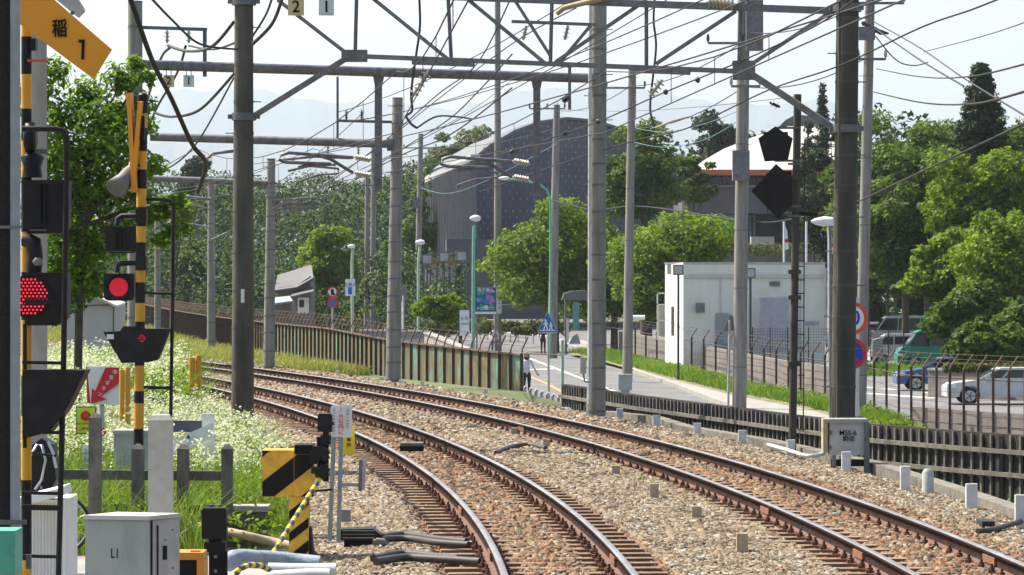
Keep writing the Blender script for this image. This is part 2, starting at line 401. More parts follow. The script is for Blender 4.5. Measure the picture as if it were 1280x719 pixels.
# ================================================================== TRACKS
def rail_mesh(T, side, s0, s1, root):
    mb_s = []; prof = [(-.062,-.165,2),(.062,-.165,2),(.062,-.150,2),(.012,-.132,0),(.010,-.045,0),(.034,-.036,0),(.034,-.008,0),(.024,0,1),(-.024,0,1),(-.034,-.008,0),(-.034,-.036,0),(-.010,-.045,0),(-.012,-.132,0),(-.062,-.150,2)]
    n = len(prof); V = []; F = []; MI = []; ss = np.arange(s0, s1, 1.0)
    for s in ss:
        for a, z, _ in prof: p = at(T, s, side*.566+a); V.append((p.x, p.y, z))
    for j in range(len(ss)-1):
        for i in range(n):
            F.append((j*n+i, j*n+(i+1)%n, (j+1)*n+(i+1)%n, (j+1)*n+i))
            a, b = prof[i], prof[(i+1)%n]
            MI.append(1 if (a[1] >= -.009 and b[1] >= -.009) else (2 if max(a[1], b[1]) < -.13 else 0))
    return np_obj('rail', V, F, ['rail_side','rail_top','rail_foot'], root, MI, off=root.location)
def sleeper_mesh():
    b = MB()
    b.box((0,0,-.225), (2.1,.20,.12), 'sleeper', taper=.97)
    for s in (-1, 1):
        b.box((s*.566,0,-.171), (.34,.15,.014), 'rail_foot')
        for t in (-1, 1):
            b.box((s*.566+t*.095,.02,-.145), (.05,.05,.055), 'clip'); b.box((s*.566+t*.125,-.045,-.15), (.035,.035,.04), 'rust')
            b.cyl((s*.566+t*.095,.02,-.12), (s*.566+t*.095,.02,-.085), .014, 'clip', 6)
    return b
slp = sleeper_mesh().build('sleeper'); slp_me = slp.data; bpy.data.objects.remove(slp)
for T, lab in ((TL, 'curving single track on the inside of the bend, rust red between its rails'), (TR, 'outer curving track beside the white marker posts and dark wall')):
    root = thing('railway_track', lab, 'railway track', at(T, 30, 0, -.2))
    for sd in (-1, 1): rail_mesh(T, sd, 8, 260, root)
    allp = []; s = 27.5
    while s < 230:
        allp.append(s); s += .58
    for s in allp[:99]:
        o = bpy.data.objects.new('sleeper', slp_me); COL.objects.link(o); o.parent = root
        o.location = at(T, s, random.uniform(-.02,.02))-root.location; o.rotation_euler = (0,0,head(T,s)+random.uniform(-.01,.01))
    v0 = np.array([v.co[:] for v in slp_me.vertices]); f0 = [tuple(p.vertices) for p in slp_me.polygons if len(p.vertices) == 4]
    f0 = np.array(f0); mi0 = [p.material_index for p in slp_me.polygons if len(p.vertices) == 4]
    VV = []; FF = []; MM = []
    for k, s in enumerate(allp[99:]):
        p = at(T, s); th = head(T, s); c, q = math.cos(th), math.sin(th)
        VV.append(np.stack([v0[:,0]*c-v0[:,1]*q+p.x, v0[:,0]*q+v0[:,1]*c+p.y, v0[:,2]+p.z], -1)); FF.append(f0+k*len(v0)); MM += mi0
    o = np_obj('far_sleepers', np.concatenate(VV), np.concatenate(FF), list(slp_me.materials), root, MM, off=root.location); o['kind'] = 'stuff'
    # joint bars
    for s, sd in ((30.5,1),(34.5,-1),(41.0,-1),(33.8,1),(63,-1)):
        a = at(T, s-.3, sd*.566, -.085); b = at(T, s+.3, sd*.566, -.085)
        MB().bar(a, b, .075, .07, 'rust').build('joint_bar', root)
MB().box(W(515,556,46.5)+Vector((0,0,0)), (.29,.35,.06), 'timber_light').box(W(515,560,46.4), (.30,.36,.07), 'black_matt').build('rail_inspection_box')  # pale slab over black: sunlit top and shaded front put into the colour
tag(bpy.data.objects['rail_inspection_box'], 'dark low box with its top coloured pale as if sunlit, lying between the rails of the inner track', 'track box')

# ================================================================== KERB, RETAINING FENCE
kp = [(1400,41.5,-.12),(1280,41.6,-.12),(1200,46,-.13),(1090,52.7,-.13),(960,60,-.14),(860,65.5,-.15),(820,70,-.15),(760,73,-.16)]
kk = [Vector((X(a,b), b, z)) for a, b, z in kp]; kk[0] = Vector((kk[1].x+1.2, 36, -.12))
b = MB()
for i in range(len(kk)-1): b.bar(kk[i]+Vector((0,0,-.2)), kk[i+1]+Vector((0,0,-.2)), .22+.001*i, .4, 'kerb_stone')
struct(b.build('trough_kerb'))

root = thing('retaining_fence', 'long dark slatted retaining fence with two pale rails along the outer track', 'retaining fence', WALL[0])
def along(P, step):
    out = []; d = 0; i = 0
    segs = [(P[k+1]-P[k]).length for k in range(len(P)-1)]; L = sum(segs); n = int(L/step)
    for j in range(n+1):
        t = j*step; k = 0
        while k < len(segs)-1 and t > segs[k]: t -= segs[k]; k += 1
        out.append((P[k].lerp(P[k+1], t/segs[k]), (P[k+1]-P[k]).normalized()))
    return out
b = MB(); c1 = MB(); c2 = MB()
for i in range(len(WALL)-1):
    p, q = WALL[i], WALL[i+1]; top = .10
    top2 = .10
    n = Vector((q.y-p.y, -(q.x-p.x), 0)).normalized(); n = -n if n.y > 0 else n
    P_ = [p+Vector((0,0,-1.3)), q+Vector((0,0,-1.3)), q+Vector((0,0,top2)), p+Vector((0,0,top))]
    b.add([v+n*.0 for v in P_]+[v-n*.1 for v in P_], [(0,1,2,3),(7,6,5,4),(3,2,6,7),(0,4,5,1)], 'timber_dark')
    for (z, mbx) in ((-.27, c1), (-.63, c2)):
        mbx.bar(p+n*.075+Vector((0,0,top+z)), q+n*.075+Vector((0,0,top2+z)), .06, .07, 'timber_light')
b.build('backing_boards', root); c1.build('rail', root); c2.build('rail', root)
al = along(WALL, .27); b = MB()
for j, (p, d) in enumerate(al):
    n = Vector((d.y, -d.x, 0)); n = -n if n.y > 0 else n
    h = .08
    b.box(p+n*.03+Vector((0,0,(h-1.3)/2)), (.045,.04,h+1.3+random.uniform(-.02,.02)), 'timber_light', rz=math.atan2(d.y,d.x))
b.build('batten_strips', root)
for j, (p, d) in enumerate(along(WALL, 4.9)):
    n = Vector((d.y, -d.x, 0)); n = -n if n.y > 0 else n
    MB().box(p+n*.02+Vector((0,0,-.6)), (.1,.1,1.36), 'timber_dark', rz=math.atan2(d.y,d.x)).build('post', root)

# ================================================================== PANEL FENCE (rusty green, barbed top)
A('panel_green', (.13,.27,.21), .7, c2=(.17,.12,.055), scale=3.2, detail=9, stretch=(1,1,.5), lo=.42, hi=.62)
A('panel_rust', (.24,.17,.08), .8, c2=(.07,.10,.06), scale=4, detail=10, stretch=(1,1,.35), lo=.3, hi=.7)
root = thing('panel_fence', 'long rusty green panel fence with bent barbed wire posts curving beside the line', 'fence', FEN[0])
def fz(y): return -.5+.3*min(1, max(0, (y-90)/25))
SP = .86
fa = along(FEN, SP)
rndm = random.Random(3)
for j in range(min(97, len(fa)-1)):
    p, d = fa[j]; q = fa[j+1][0]; zb = fz(p.y); n = Vector((d.y, -d.x, 0)); n = -n if n.y > 0 else n
    b = MB(); b.bar(p+Vector((0,0,zb-.2)), p+Vector((0,0,zb+1.14)), .075, .05, 'fence_brown', up=(0,1,0))
    b.tube([p+Vector((0,0,zb+1.13)), p+Vector((0,0,zb+1.25))+Vector((.02,0,0)), p+Vector((.16,-.1,zb+1.55))], .022, 'fence_rust', 5)
    b.build('post', root)
for g in range(0, len(fa)-1, 4):
    b = MB()
    for j in range(g, min(g+4, len(fa)-1)):
        p, d = fa[j]; q = fa[j+1][0]; zb = fz(p.y); ze = fz(q.y)
        n = Vector((d.y, -d.x, 0)); n = -n if n.y > 0 else n
        m = 'panel_green' if rndm.random() < .5 else 'panel_rust'
        K = 8; vs = []; fs = []
        for k in range(K+1):
            w = p.lerp(q, k/K)+n*(.012 if k % 2 else -.012)-n*.04; z = zb+(ze-zb)*k/K
            vs += [w+Vector((0,0,z-.15)), w+Vector((0,0,z+1.09))]
        fs = [(2*k, 2*k+2, 2*k+3, 2*k+1) for k in range(K)]
        b.add(vs, fs, m)
    b.build('panel', root)
b = MB(); w1 = [MB(), MB(), MB()]
for j in range(len(fa)-1):
    p, q = fa[j][0], fa[j+1][0]
    b.bar(p+Vector((0,0,fz(p.y)+1.11)), q+Vector((0,0,fz(q.y)+1.11)), .06, .045, 'fence_rust')
b.build('top_rail', root)
for k, t in enumerate((.25,.6,.95)):
    MB().tube([f[0]+Vector((.02+.14*t, -.1*t, fz(f[0].y)+1.25+.3*t)) for f in fa], .006, 'fence_brown', 4).build('barbed_strand', root)
if len(fa)-1 > 97:
    b = MB()
    for j in range(97, len(fa)-1):
        p = fa[j][0]; zb = fz(p.y)
        b.bar(p+Vector((0,0,zb-.2)), p+Vector((0,0,zb+1.14)), .05, .05, 'fence_brown', up=(0,1,0)).tube([p+Vector((0,0,zb+1.13)), p+Vector((.16,-.1,zb+1.55))], .022, 'fence_rust', 5)
    o = b.build('far_posts', root); o['kind'] = 'stuff'
# end frame of the fence, a pipe frame reaching to x=703
b = MB(); e0 = W(652,441,90); e1 = W(703,425,88)
b.tube([e1+Vector((0,0,-1.6)), e1], .04, 'pale_green', 8).tube([W(652,442,90), W(701,444,88)], .018, 'fence_rust', 6)
tag(b.build('gate_post'), 'lone pale green pipe post with a rusty cross bar where the panel fence ends', 'fence post')

# ================================================================== STREET SIDE
def G(px, py, z=ZR): Z = GZ(py, z); return Vector((X(px, Z), Z, z))
sheet('road', [(-60,78),(30,60),(60,60),(60,175),(-5,420),(-70,420)], 'asphalt', ZR)
def strip(name, pts, w, m, z, h=None, struct_=True):
    b = MB()
    for i in range(len(pts)-1):
        p, q = pts[i].copy(), pts[i+1].copy()
        if h: b.bar(p+Vector((0,0,h/2)), q+Vector((0,0,h/2)), w+.001*i, h, m)
        else:
            d = (q-p).normalized(); n = Vector((-d.y, d.x, 0))*w/2
            b.add([p+n+Vector((0,0,z)), q+n+Vector((0,0,z)), q-n+Vector((0,0,z)), p-n+Vector((0,0,z))], [(0,1,2,3)], m)
    o = b.build(name); o['kind'] = 'structure'; return o
strip('road_marking', [G(655,446), G(672,452), G(770,490), G(860,520)], .16, 'paint', .006)
strip('road_marking', [G(640,462), G(682,479), G(730,505)], .15, 'paint_orange', .007)
for a, c in (((655,463),(695,461)),((720,495),(755,492)),((1085,492),(1168,498))): strip('road_marking', [G(*a), G(*c)], .5, 'paint', .008)
for k in range(4): strip('road_marking', [G(1078+k*26,484+k*2.2), G(1092+k*26,485+k*2.2)], .4, 'paint', .007)
KL = [G(690,425), G(707,432), G(753,449), G(795,466), G(840,482), G(900,505), G(1000,540)]
strip('kerb', [k+Vector((0,0,0)) for k in KL], .2, 'concrete', 0, .15)
F2 = [G(757,442), G(790,450), G(823,459), G(860,468), G(900,479), G(950,492), G(1035,508), G(1090,522), G(1130,535), G(1200,541), G(1290,548), G(1420,560)]
b = MB(); KL2 = [k for k in KL]
pv = KL2+[F2[7], F2[6], F2[5], F2[4], F2[3], F2[2], F2[1], F2[0], G(730,428)]
sheet('pavement', [(p.x, p.y, ZR+.14) for p in pv], 'paving')
# grass verge ground between pavement and second fence
ver = [p+Vector((-1.2-.012*abs(p.y-120), -6, 0)) for p in F2[:8]]
sheet('verge_ground', [(p.x, p.y, ZR+.145) for p in ver]+[(p.x+.3, p.y, ZR+.145) for p in F2[:8][::-1]], 'earth')

root = thing('bent_top_fence', 'open brown iron fence with bent tops between the street and the car park', 'fence', F2[0])
fpx = [640+p.x/p.y*FPX for p in F2]; f2 = []; q_ = fpx[0]
while q_ < 1300:
    x_ = np.interp(q_, fpx, [p.x/p.y for p in F2]); y_ = np.interp(q_, fpx, [p.y for p in F2]); f2.append((Vector((x_*y_, y_, ZR)), None)); q_ += np.interp(q_, [757,850,1140,1280], [12,15,15.5,21])
lim = 99
near2 = sorted(range(len(f2)), key=lambda j: f2[j][0].y)
keepj = set(near2[:lim]); far = MB()
def f2h(y): return 1.72+.10*min(1, max(0, (130-y)/25))
for j, (p, d) in enumerate(f2):
    b = MB() if j in keepj else far
    h = f2h(p.y); pw_ = .07+.02*min(1,max(0,(p.y-110)/60)); b.bar(p+Vector((0,0,-.1)), p+Vector((0,0,h)), pw_, pw_, 'fence_brown', up=(0,1,0))
    b.tube([p+Vector((0,0,h-.01)), p+Vector((.04,0,h+.08)), p+Vector((.26,-.1,h+.42))], .028, 'fence_brown' if p.y > 118 else 'fence_rust', 5)
    if j in keepj: b.build('post', root)
if far.v: o = far.build('far_posts', root); o['kind'] = 'stuff'
for z in (.25, 1.55):
    MB().tube([p+Vector((0,.03,z)) for p, d in f2], .02, 'fence_brown', 4).build('rail', root)
for t in (.2,.55,.95):
    MB().tube([p+Vector((.04+.22*t,-.1*t,f2h(p.y)+.08+.34*t)) for p, d in f2], .009, 'fence_brown', 4).build('barbed_strand', root)
for z in (.55,.85,1.15): MB().tube([p+Vector((0,.03,z)) for p, d in f2], .006, 'fence_brown', 4).build('wire', root)


# low walls
def wall(name, label, pts, h, th, m, z0=ZR, cat='wall', cope=None):
    b = MB(); r = thing(name, label, cat, pts[0])
    for i in range(len(pts)-1): b.bar(pts[i]+Vector((0,0,h/2)), pts[i+1]+Vector((0,0,h/2)), th+.002*i, h, m)
    b.build('wall_body', r)
    if cope:
        c = MB()
        for i in range(len(pts)-1): c.bar(pts[i]+Vector((0,0,h+.04)), pts[i+1]+Vector((0,0,h+.04)), th+.1+.002*i, .08, cope)
        c.build('coping', r)
    return r
wall('garden_wall', 'long grey brown low wall in front of the flat roofed white building', [p+Vector((.9,1.5,0)) for p in F2[:7]], 1.25, .2, 'wall_brown')
wall('low_wall', 'weathered grey brown base wall under the bent top fence beside the parked white car', [p+Vector((.3,.35,0)) for p in F2[8:]], .62, .2, 'wall_brown')
wall('car_park_wall', 'tall plain grey wall behind the blue car under the hedge', [Vector((X(1163,133),133,ZR)), Vector((X(1290,129),129,ZR)), Vector((X(1500,124),124,ZR))], 1.0, .25, 'wall_brown', cope='concrete')
wall('street_wall', 'smooth light grey parapet beyond the rusty panel fence', [Vector((X(452,175),175,ZR)), Vector((X(533,172),172,ZR)), Vector((X(537,172),172,ZR))], 1.8, .3, 'museum_grey', cope='concrete')
wall('ramp_wall', 'sloping pale concrete wall leading to the poster board', [Vector((X(534,171),171,ZR)), Vector((X(600,160),160,ZR-.8))], 1.75, .3, 'concrete', cope='concrete')
strip('verge_grass_bank', [G(1078,467), G(1175,467)], 3, 'earth', .01)
# ================================================================== POLES
def zg(x, y):
    return -.3 if x < edge_x(y)+.05 else ZR
def pole(name, label, cat, px, Z, ytop, wpx, wtop=None, m='pole_grey', bands=0, z0=None, pxt=None, group=None, bolts=True):
    """round concrete pole; wpx / wtop widths in px of the photo at distance Z"""
    x = X(px, Z); z0 = zg(x, Z) if z0 is None else z0; zt = H(ytop, Z); r0 = wpx*Z/FPX/2; r1 = (wtop or wpx)*Z/FPX/2
    root = thing(name, label, cat, (x, Z, z0), group)
    xt = x if pxt is None else X(pxt, Z); tp = Vector((xt, Z, zt)); bp = Vector((x, Z, z0-.15))
    MB().cyl(bp, tp, r0, m, 18, r1).build('shaft', root)
    b = MB().cyl(tp, tp+Vector((0,0,.04)), r1*1.04, 'galv_dark', 14).build('cap', root)
    for k in range(bands):
        t = (k+.7+random.uniform(-.12,.12))/bands; c = bp.lerp(tp, t); r = (r0+(r1-r0)*t)+.006
        bb = MB().cyl(c-Vector((0,0,.022)), c+Vector((0,0,.022)), r, 'pole_brown' if m != 'pole_grey' else 'galv_dark', 16)
        if bolts:
            s = 1 if k % 2 else -1
            bb.cyl(c+Vector((s*r*.8,0,0)), c+Vector((s*(r+.12),0,0)), .010, 'galv_dark', 6)
        bb.build('step_band', root)
    return root
P1 = pole('catenary_pole', 'thick dark concrete mast carrying the lattice truss, standing in white wildflowers', 'catenary pole', 303, 58.5, -30, 29, 23, 'pole_brown', 13, pxt=305)
MB().box(W(304,370,58.2)-Vector((0,.12,0)), (.055,.012,.22), 'white').build('number_plate', P1)
P2 = pole('catenary_pole', 'thick dark concrete mast behind the grey relay box, carrying the lattice truss', 'catenary pole', 1053, 55, -30, 31, 28, 'pole_dark', 15, pxt=1060)
P3 = pole('catenary_pole', 'tapering pale concrete mast in front of the rusty panel fence, flat topped', 'catenary pole', 491, 93, 124, 19.5, 13, 'pole_grey', 17, pxt=497)
P4 = pole('catenary_pole', 'pale banded concrete mast with a white conduit beside the crossing-children sign', 'catenary pole', 745, 71, -30, 24, 19, 'pole_grey', 20, pxt=749)
P5 = pole('catenary_pole', 'short slim concrete mast between track and panel fence, holding a bracket arm', 'catenary pole', 336, 107, 200, 15, 10, 'pole_grey', 13, pxt=339)
P6 = pole('catenary_pole', 'slim concrete mast rising behind the maple, holding the long tube beam', 'catenary pole', 169, 66, 4, 20, 18, 'pole_grey', 6)
P7 = pole('catenary_pole', 'small distant concrete mast on the dry grass bank with low bracket arms', 'catenary pole', 264, 137, 222, 11, 8, 'pole_grey', 9)
P8 = pole('catenary_pole', 'thin concrete mast half hidden behind the striped signal post', 'catenary pole', 197, 148, 262, 8.5, 7, 'pole_grey', 8)
MB().tube([W(737,505,70.6), W(738,-30,70.6)], .038, 'white_dull', 8).build('conduit', P4)
MB().box(W(729,457,70.5), (.12,.15,.32), 'cab_light').tube([W(729,467,70.5), W(731,477,70.5), W(737,478,70.5)], .02, 'cab_grey', 6).build('terminal_box', P4)
MB().tube([W(1047,525,54.6), W(1050,-30,54.6)], .022, 'pole_brown', 8).build('conduit', P2)

# street utility poles
U = []
for args in [
 ('tall grey utility pole with a curved street lamp arm near the blue triangle sign', 690, 196, 132, 13, 8, None, 696),
 ('straight grey utility pole on the pavement by the round leafy trees', 784, 152, 84, 13, 9, None, 790),
 ('stout grey utility pole with a grey transformer box by the white building', 924, 118, -20, 18, 15, None, 930),
 ('plain grey utility pole rising close behind the thick dark mast', 1075, 112, -20, 15, 12, None, 1088),
 ('thin utility pole with a small grey switch box beside the dark museum', 521, 250, 168, 9, 6, None, 526),
 ('very thin utility pole in front of the patterned museum wall', 622, 215, -20, 10, 7, None, 622),
 ('one of two slim utility poles standing close together before the wood, the taller', 466, 240, 180, 8, 6, None, 467),
 ('one of two slim utility poles standing close together before the wood, the shorter', 458, 236, 215, 7, 5, None, 459)]:
    lab, px, Z, yt, wb, wt, m, pxt = args
    U.append(pole('utility_pole', lab, 'utility pole', px, Z, yt, wb, wt, 'pole_grey', 6, ZR, pxt, bolts=Z < 160))
root = U[2]
MB().box(W(926,207,117.6), (.55,.5,.98), 'galv').build('transformer_box', root); MB().box(W(943,32,117.6), (.55,.4,1.65), 'galv').build('switch_box', root)
MB().box(W(521,254,249.5), (.6,.5,.75), 'galv').build('switch_box', U[4])
def crossarm(root, px0, px1, py, Z, n=2, ins='insul', m='galv'):
    b = MB().bar(W(px0, py, Z), W(px1, py, Z), .08, .08, m); b.build('crossarm', root)
    for k in range(n):
        p = W(px0+(px1-px0)*(k/(n-1) if n > 1 else .5), py, Z)
        MB().lathe(p, p+Vector((0,0,.30)), [(0,.02),(.2,.02),(.21,.055),(.4,.04),(.41,.06),(.7,.04),(.71,.05),(1,.02)], ins, 8).build('insulator', root)
crossarm(U[1], 758, 806, 110, 151.5, 2, 'insul_dark'); crossarm(U[2], 885, 928, 54, 117.5, 2, 'insul_dark'); crossarm(U[2], 914, 950, 108, 117.5, 3)
crossarm(U[0], 662, 706, 136, 195.5, 3, 'insul_dark'); crossarm(U[3], 1073, 1107, 74, 111.6, 2); crossarm(U[3], 1062, 1130, 4, 111.6, 3)
crossarm(U[4], 505, 545, 185, 249.5, 3); crossarm(U[5], 605, 640, 190, 214.5, 2); crossarm(U[7], 450, 466, 232, 235.5, 2)
crossarm(U[4], 502, 533, 266, 249.4, 2)
for k in range(3): MB().lathe(W(1077+k*4, 28+k*5, 111.4), W(1091+k*10, 36+k*3, 111.4), [(0,.03),(.2,.09),(.4,.04),(.6,.09),(1,.03)], 'insul_dark', 8).build('insulator', U[3])
MB().box(W(1083,42,111.4), (.5,.4,.4), 'galv').build('switch_box', U[3])

# ================================================================== GANTRY A: lattice truss between the two thick masts
root = thing('lattice_truss', 'grey steel lattice truss spanning both tracks between the two thick masts', 'gantry truss', W(305,10,58.5))
def ZA(px): return 58.5+(px-305)*(55-58.5)/(1060-305)
def WA(px, py, d=0): return W(px, py, ZA(px)+d)
def ang(name, a, b, w=.06):
    MB().bar(WA(*a), WA(*b), .02, w, 'galv').bar(WA(*a, .03), WA(*b, .03), .06, .014, 'galv').build(name, root)
TC = lambda px: -12+(px-320)*.032
LC = lambda px: 69+(px-440)*.037
MB().bar(WA(316,-13), WA(1050,14), .06, .11, 'galv_dark').build('top_chord', root)
MB().bar(WA(438,70), WA(940,90), .06, .075, 'galv').build('bottom_chord', root)
MB().bar(WA(438,70), WA(316,146), .07, .08, 'galv').build('knee_brace', root)
MB().bar(WA(932,88), WA(1046,163), .07, .10, 'galv').build('knee_brace', root)
for a, b_ in [((347,0),(440,72)),((456,-10),(560,74)),((564,74),(560,-6)),((576,-8),(680,78)),((688,80),(690,-2)),((694,78),(808,0)),((808,82),(808,6)),((820,80),(920,14)),((924,88),(926,10)),((940,80),(1046,10)),((444,66),(446,-14)),((640,-5),(688,70)),((700,78),(740,30))]: ang('lattice_brace', a, b_, .05 if a[0] in (640,700) else .06)
for c, w, h in (((443,70),.42,.2),((930,88),.35,.3)): MB().box(WA(*c,-.06), (w,.02,h), 'galv').build('gusset_plate', root)
for px, m in ((305,P1),(1058,P2)):
    for py in ((2,146) if px == 305 else (10,161)):
        MB().cyl(WA(px,py)+Vector((0,0,-.06)), WA(px,py)+Vector((0,0,.06)), .23 if px > 500 else .2, 'galv_dark', 16).box(WA(px,py)+Vector((0,-.02,0)), (.52,.1,.07), 'galv_dark').build('clamp', m)
# hanging rails with insulators for the wires
for a, c in ((516,592),(792,862)):
    MB().bar(WA(a,LC(a)+6,-.08), WA(c,LC(c)+6,-.08), .1, .08, 'galv').build('hanger_rail', root)
def insul(a, b_, root, m='insul', n=6, r=.085, name='insulator'):
    prof = [(0,.02)]
    for k in range(n):
        t = (k+.5)/n*.86+.07; prof += [(t-.03,.025),(t-.01,r),(t+.012,r*.9),(t+.03,.025)]
    prof.append((1,.02)); return MB().lathe(a, b_, prof, m, 10).build(name, root)
insul(WA(536,88,-.1), WA(515,122,-.1), root, 'insul', 5); insul(WA(828,100,-.1), WA(812,121,-.1), root, 'insul', 4)
# number plates hanging under the truss
for px, s, m, w, h in ((370,'2','hazard_plate',20,21),(408,'1','plate_white',19,21)):
    if m not in M: A(m, (.72,.56,.28) if s == '2' else (.72,.75,.76), .6)
    b = MB().box(WA(px, 9, -.12), (w*.01297, .012, h*.01297), m)
    o = b.build('track_number_plate'); tag(o, 'yellow plate reading 2 hanging under the lattice truss' if s == '2' else 'white plate reading 1 hanging under the lattice truss', 'number plate')
    text(s, WA(px, 9, -.135), .27, 'black_matt', 'numeral', o, bold=.01)

# ================================================================== GANTRY B: long tube beam from the slim mast to the banded mast
root = thing('tube_beam', 'long round steel beam from the mast behind the maple to the banded mast', 'gantry beam', W(175,81,66))
def WB(px, py, d=0): return W(px, py, 66+(px-169)*(71-66)/(745-169)+d)
MB().cyl(WB(176,81), WB(742,98), .095, 'galv', 14).build('beam_tube', root)
for px, yt, yb in ((473,93,240),(671,98,246)):
    r2 = thing('drop_post', 'grey steel drop post below the tube beam '+('before the wood' if px == 473 else 'before the museum arch'), 'drop post', WB(px, yb))
    MB().bar(WB(px,yt+3), WB(px,yb), .14, .13, 'galv', up=(0,1,0)).build('post', r2)
    MB().poly([WB(px-8,yt-4,-.09),WB(px+8,yt-4,-.09),WB(px+5,yt+12,-.09),WB(px-5,yt+12,-.09)], FWD, .18, 'galv').build('bracket_plate', r2)
    # cantilever
    x0 = px-8; L = 122 if px == 473 else 118; y0 = yt+104
    for yy, dy in ((y0,0),(y0+20,0)):
        insul(WB(x0-1, yy+3,-.1), WB(x0-22, yy-1,-.1), r2, 'insul', 6, .062)
    a0 = WB(x0-24,y0,-.1); 
    MB().tube([a0, WB(px-L+10,y0-6,-.1), WB(px-L,y0-3,-.1), WB(px-L-2,y0+3,-.1), WB(px-L+6,y0+6,-.1), WB(px-60,y0+8,-.1)], .033, 'galv', 8).build('cantilever_tube', r2)
    MB().tube([WB(x0-24,y0+19,-.1), WB(px-60,y0+2,-.1), WB(px-80,y0-4,-.1)], .033, 'galv', 8).build('cantilever_brace', r2)
    MB().tube([WB(px-50,y0+14,-.1), WB(px-92,y0+10,-.1), WB(px-100,y0+12,-.1)], .022, 'galv', 8).tube([WB(px-50,y0+14,-.1), WB(px-50,y0+20,-.1), WB(px-76,y0+22,-.1), WB(px-100,y0+30,-.1)], .02, 'galv', 8).build('steady_arm', r2)
MB().bar(WB(712,82,-.13), WB(712,137,-.13), .06, .1, 'galv_dark', up=(0,1,0)).bar(WB(702,82,-.12), WB(716,82,-.12), .08, .08, 'galv_dark').build('bracket_plate', root)
insul(WB(703,127,-.13), WB(711,121,-.13), root, 'insul_dark', 3, .07)
for px, s, m in ((211,'2','hazard_plate'),(236,'1','plate_white')):
    MB().bar(WB(px-3,82,-.1), WB(px-3,96,-.1), .015,.015,'galv').bar(WB(px+3,82,-.1), WB(px+3,96,-.1), .015,.015,'galv').build('plate_hanger', root)
    o = MB().box(WB(px, 101.5, -.1), (13.5*.0147, .012, 15*.0147), m).build('track_number_plate'); tag(o, 'small yellow plate reading 2 below the tube beam' if s == '2' else 'small white plate reading 1 below the tube beam', 'number plate')
    text(s, WB(px, 101.5, -.115), .20, 'black_matt', 'numeral', o, bold=.01)
MB().bar(WB(166,34), WB(258,37), .07, .06, 'galv_dark').bar(WB(256,36), WB(256,96), .07, .07, 'galv_dark', up=(0,1,0)).build('side_arm', P6)
for px in (209, 236): insul(WB(px,38,-.05), WB(px,54,-.05), P6, 'insul', 3, .07)

# gantry C: tube beam to the flat topped mast
root = thing('tube_beam', 'lower round beam running behind the thick mast to the flat topped mast', 'gantry beam', W(190,170,93))
def WC(px, py, d=0): return W(px, py, 93+d)
MB().cyl(WC(188,171), WC(488,180), .11, 'galv', 12).build('beam_tube', root)
MB().cyl(WC(484,180), WC(492,180), .18, 'galv_dark', 12).build('flange', root)
MB().bar(WC(422,96), WC(422,178), .06, .06, 'galv_dark', up=(0,1,0)).bar(WC(422,151), WC(504,153), .07, .07, 'galv_dark').build('upright', root)
for px in (433, 452): insul(WC(px,150,-.05), WC(px,137,-.05), root, 'insul_dark', 3, .075)
for px in (410, 448):
    insul(WC(px,182,-.05), WC(px,194,-.05), root, 'insul', 3, .07)
for k, (xa, ya, xb, yb) in enumerate(((438,198,352,200),(420,206,360,214))): MB().tube([WC(xa,ya,-.2), WC((xa+xb)/2,(ya+yb)/2-3,-.2), WC(xb,yb,-.2)], .03, 'galv', 8).build('bracket_arm', root)
# gantry D and small brackets
root = thing('tube_beam', 'small distant round beam reaching the short slim mast', 'gantry beam', W(190,224,107))
MB().cyl(W(186,223,107), W(334,229,107), .10, 'galv', 10).build('beam_tube', root)
for (xa, ya, xb, yb, yc) in ((340,247,402,247,262),(340,255,400,252,255)):
    MB().tube([W(xa,ya+4,106.8), W(xb-8,yb,106.8), W(xb,yb+3,106.8), W(xb-3,yb+8,106.8), W(352,yb+8,106.8)], .03, 'galv', 8).build('bracket_arm', P5)
MB().tube([W(342,258,106.8), W(370,250,106.8), W(392,262,106.8)], .022, 'galv', 6).build('steady_arm', P5)
MB().tube([W(264,249,136.5), W(222,245,136.5)], .05, 'galv', 8).tube([W(264,262,136.5), W(240,256,136.5), W(215,252,136.5)], .03, 'galv', 8).build('bracket_arm', P7)
MB().tube([W(264,285,136.5), W(240,280,136.5), W(215,288,136.5)], .03, 'galv', 8).tube([W(264,300,136.5), W(285,290,136.5)], .03, 'galv', 8).build('bracket_arm', P7)
MB().tube([W(197,290,147.5), W(240,286,147.5)], .05, 'galv', 8).build('bracket_arm', P8)
MB().tube([W(258,198,66), W(265,192,66), W(300,188,66), W(306,192,66)], .03, 'galv', 8).build('steady_arm', P1)
insul(W(258,199,60), W(266,192,60), P1, 'insul', 4, .06)

# ================================================================== SIGNAL MAST seen from behind
root = thing('signal_mast', 'dark steel signal mast with a pentagon board above a diamond board and a ladder', 'railway signal', (X(990,57),57,-.3))
Zs = 57
MB().tube([(X(990,Zs),Zs,-.4), W(997,118,Zs)], .062, 'pole_dark', 12).build('mast', root)
def bd(pts, m, z=0.0): return [W(a, b_, Zs-.14+z) for a, b_ in pts]
for nm, pts in (('pentagon_board', [(969,158),(991,173),(985,200),(956,202),(948,173)]),('diamond_board', [(970,205),(990,222),(990,258),(972,273),(939,239)])):
    MB().poly(bd(pts, 0), FWD, .03, 'sig_black').build(nm, root)
MB().poly([W(a,b_,Zs+.14) for a, b_ in [(955,165),(985,165),(985,195),(955,195)]], FWD, .22, 'sig_black').build('lamp_housing', root)
MB().box(W(975,238,Zs+.2), (.34,.3,.6), 'sig_black').build('lamp_housing', root)
MB().poly(bd([(958,216),(959,214),(960,266),(959,266)],0,-.03), FWD, .02, 'black').build('seam_strip', root)
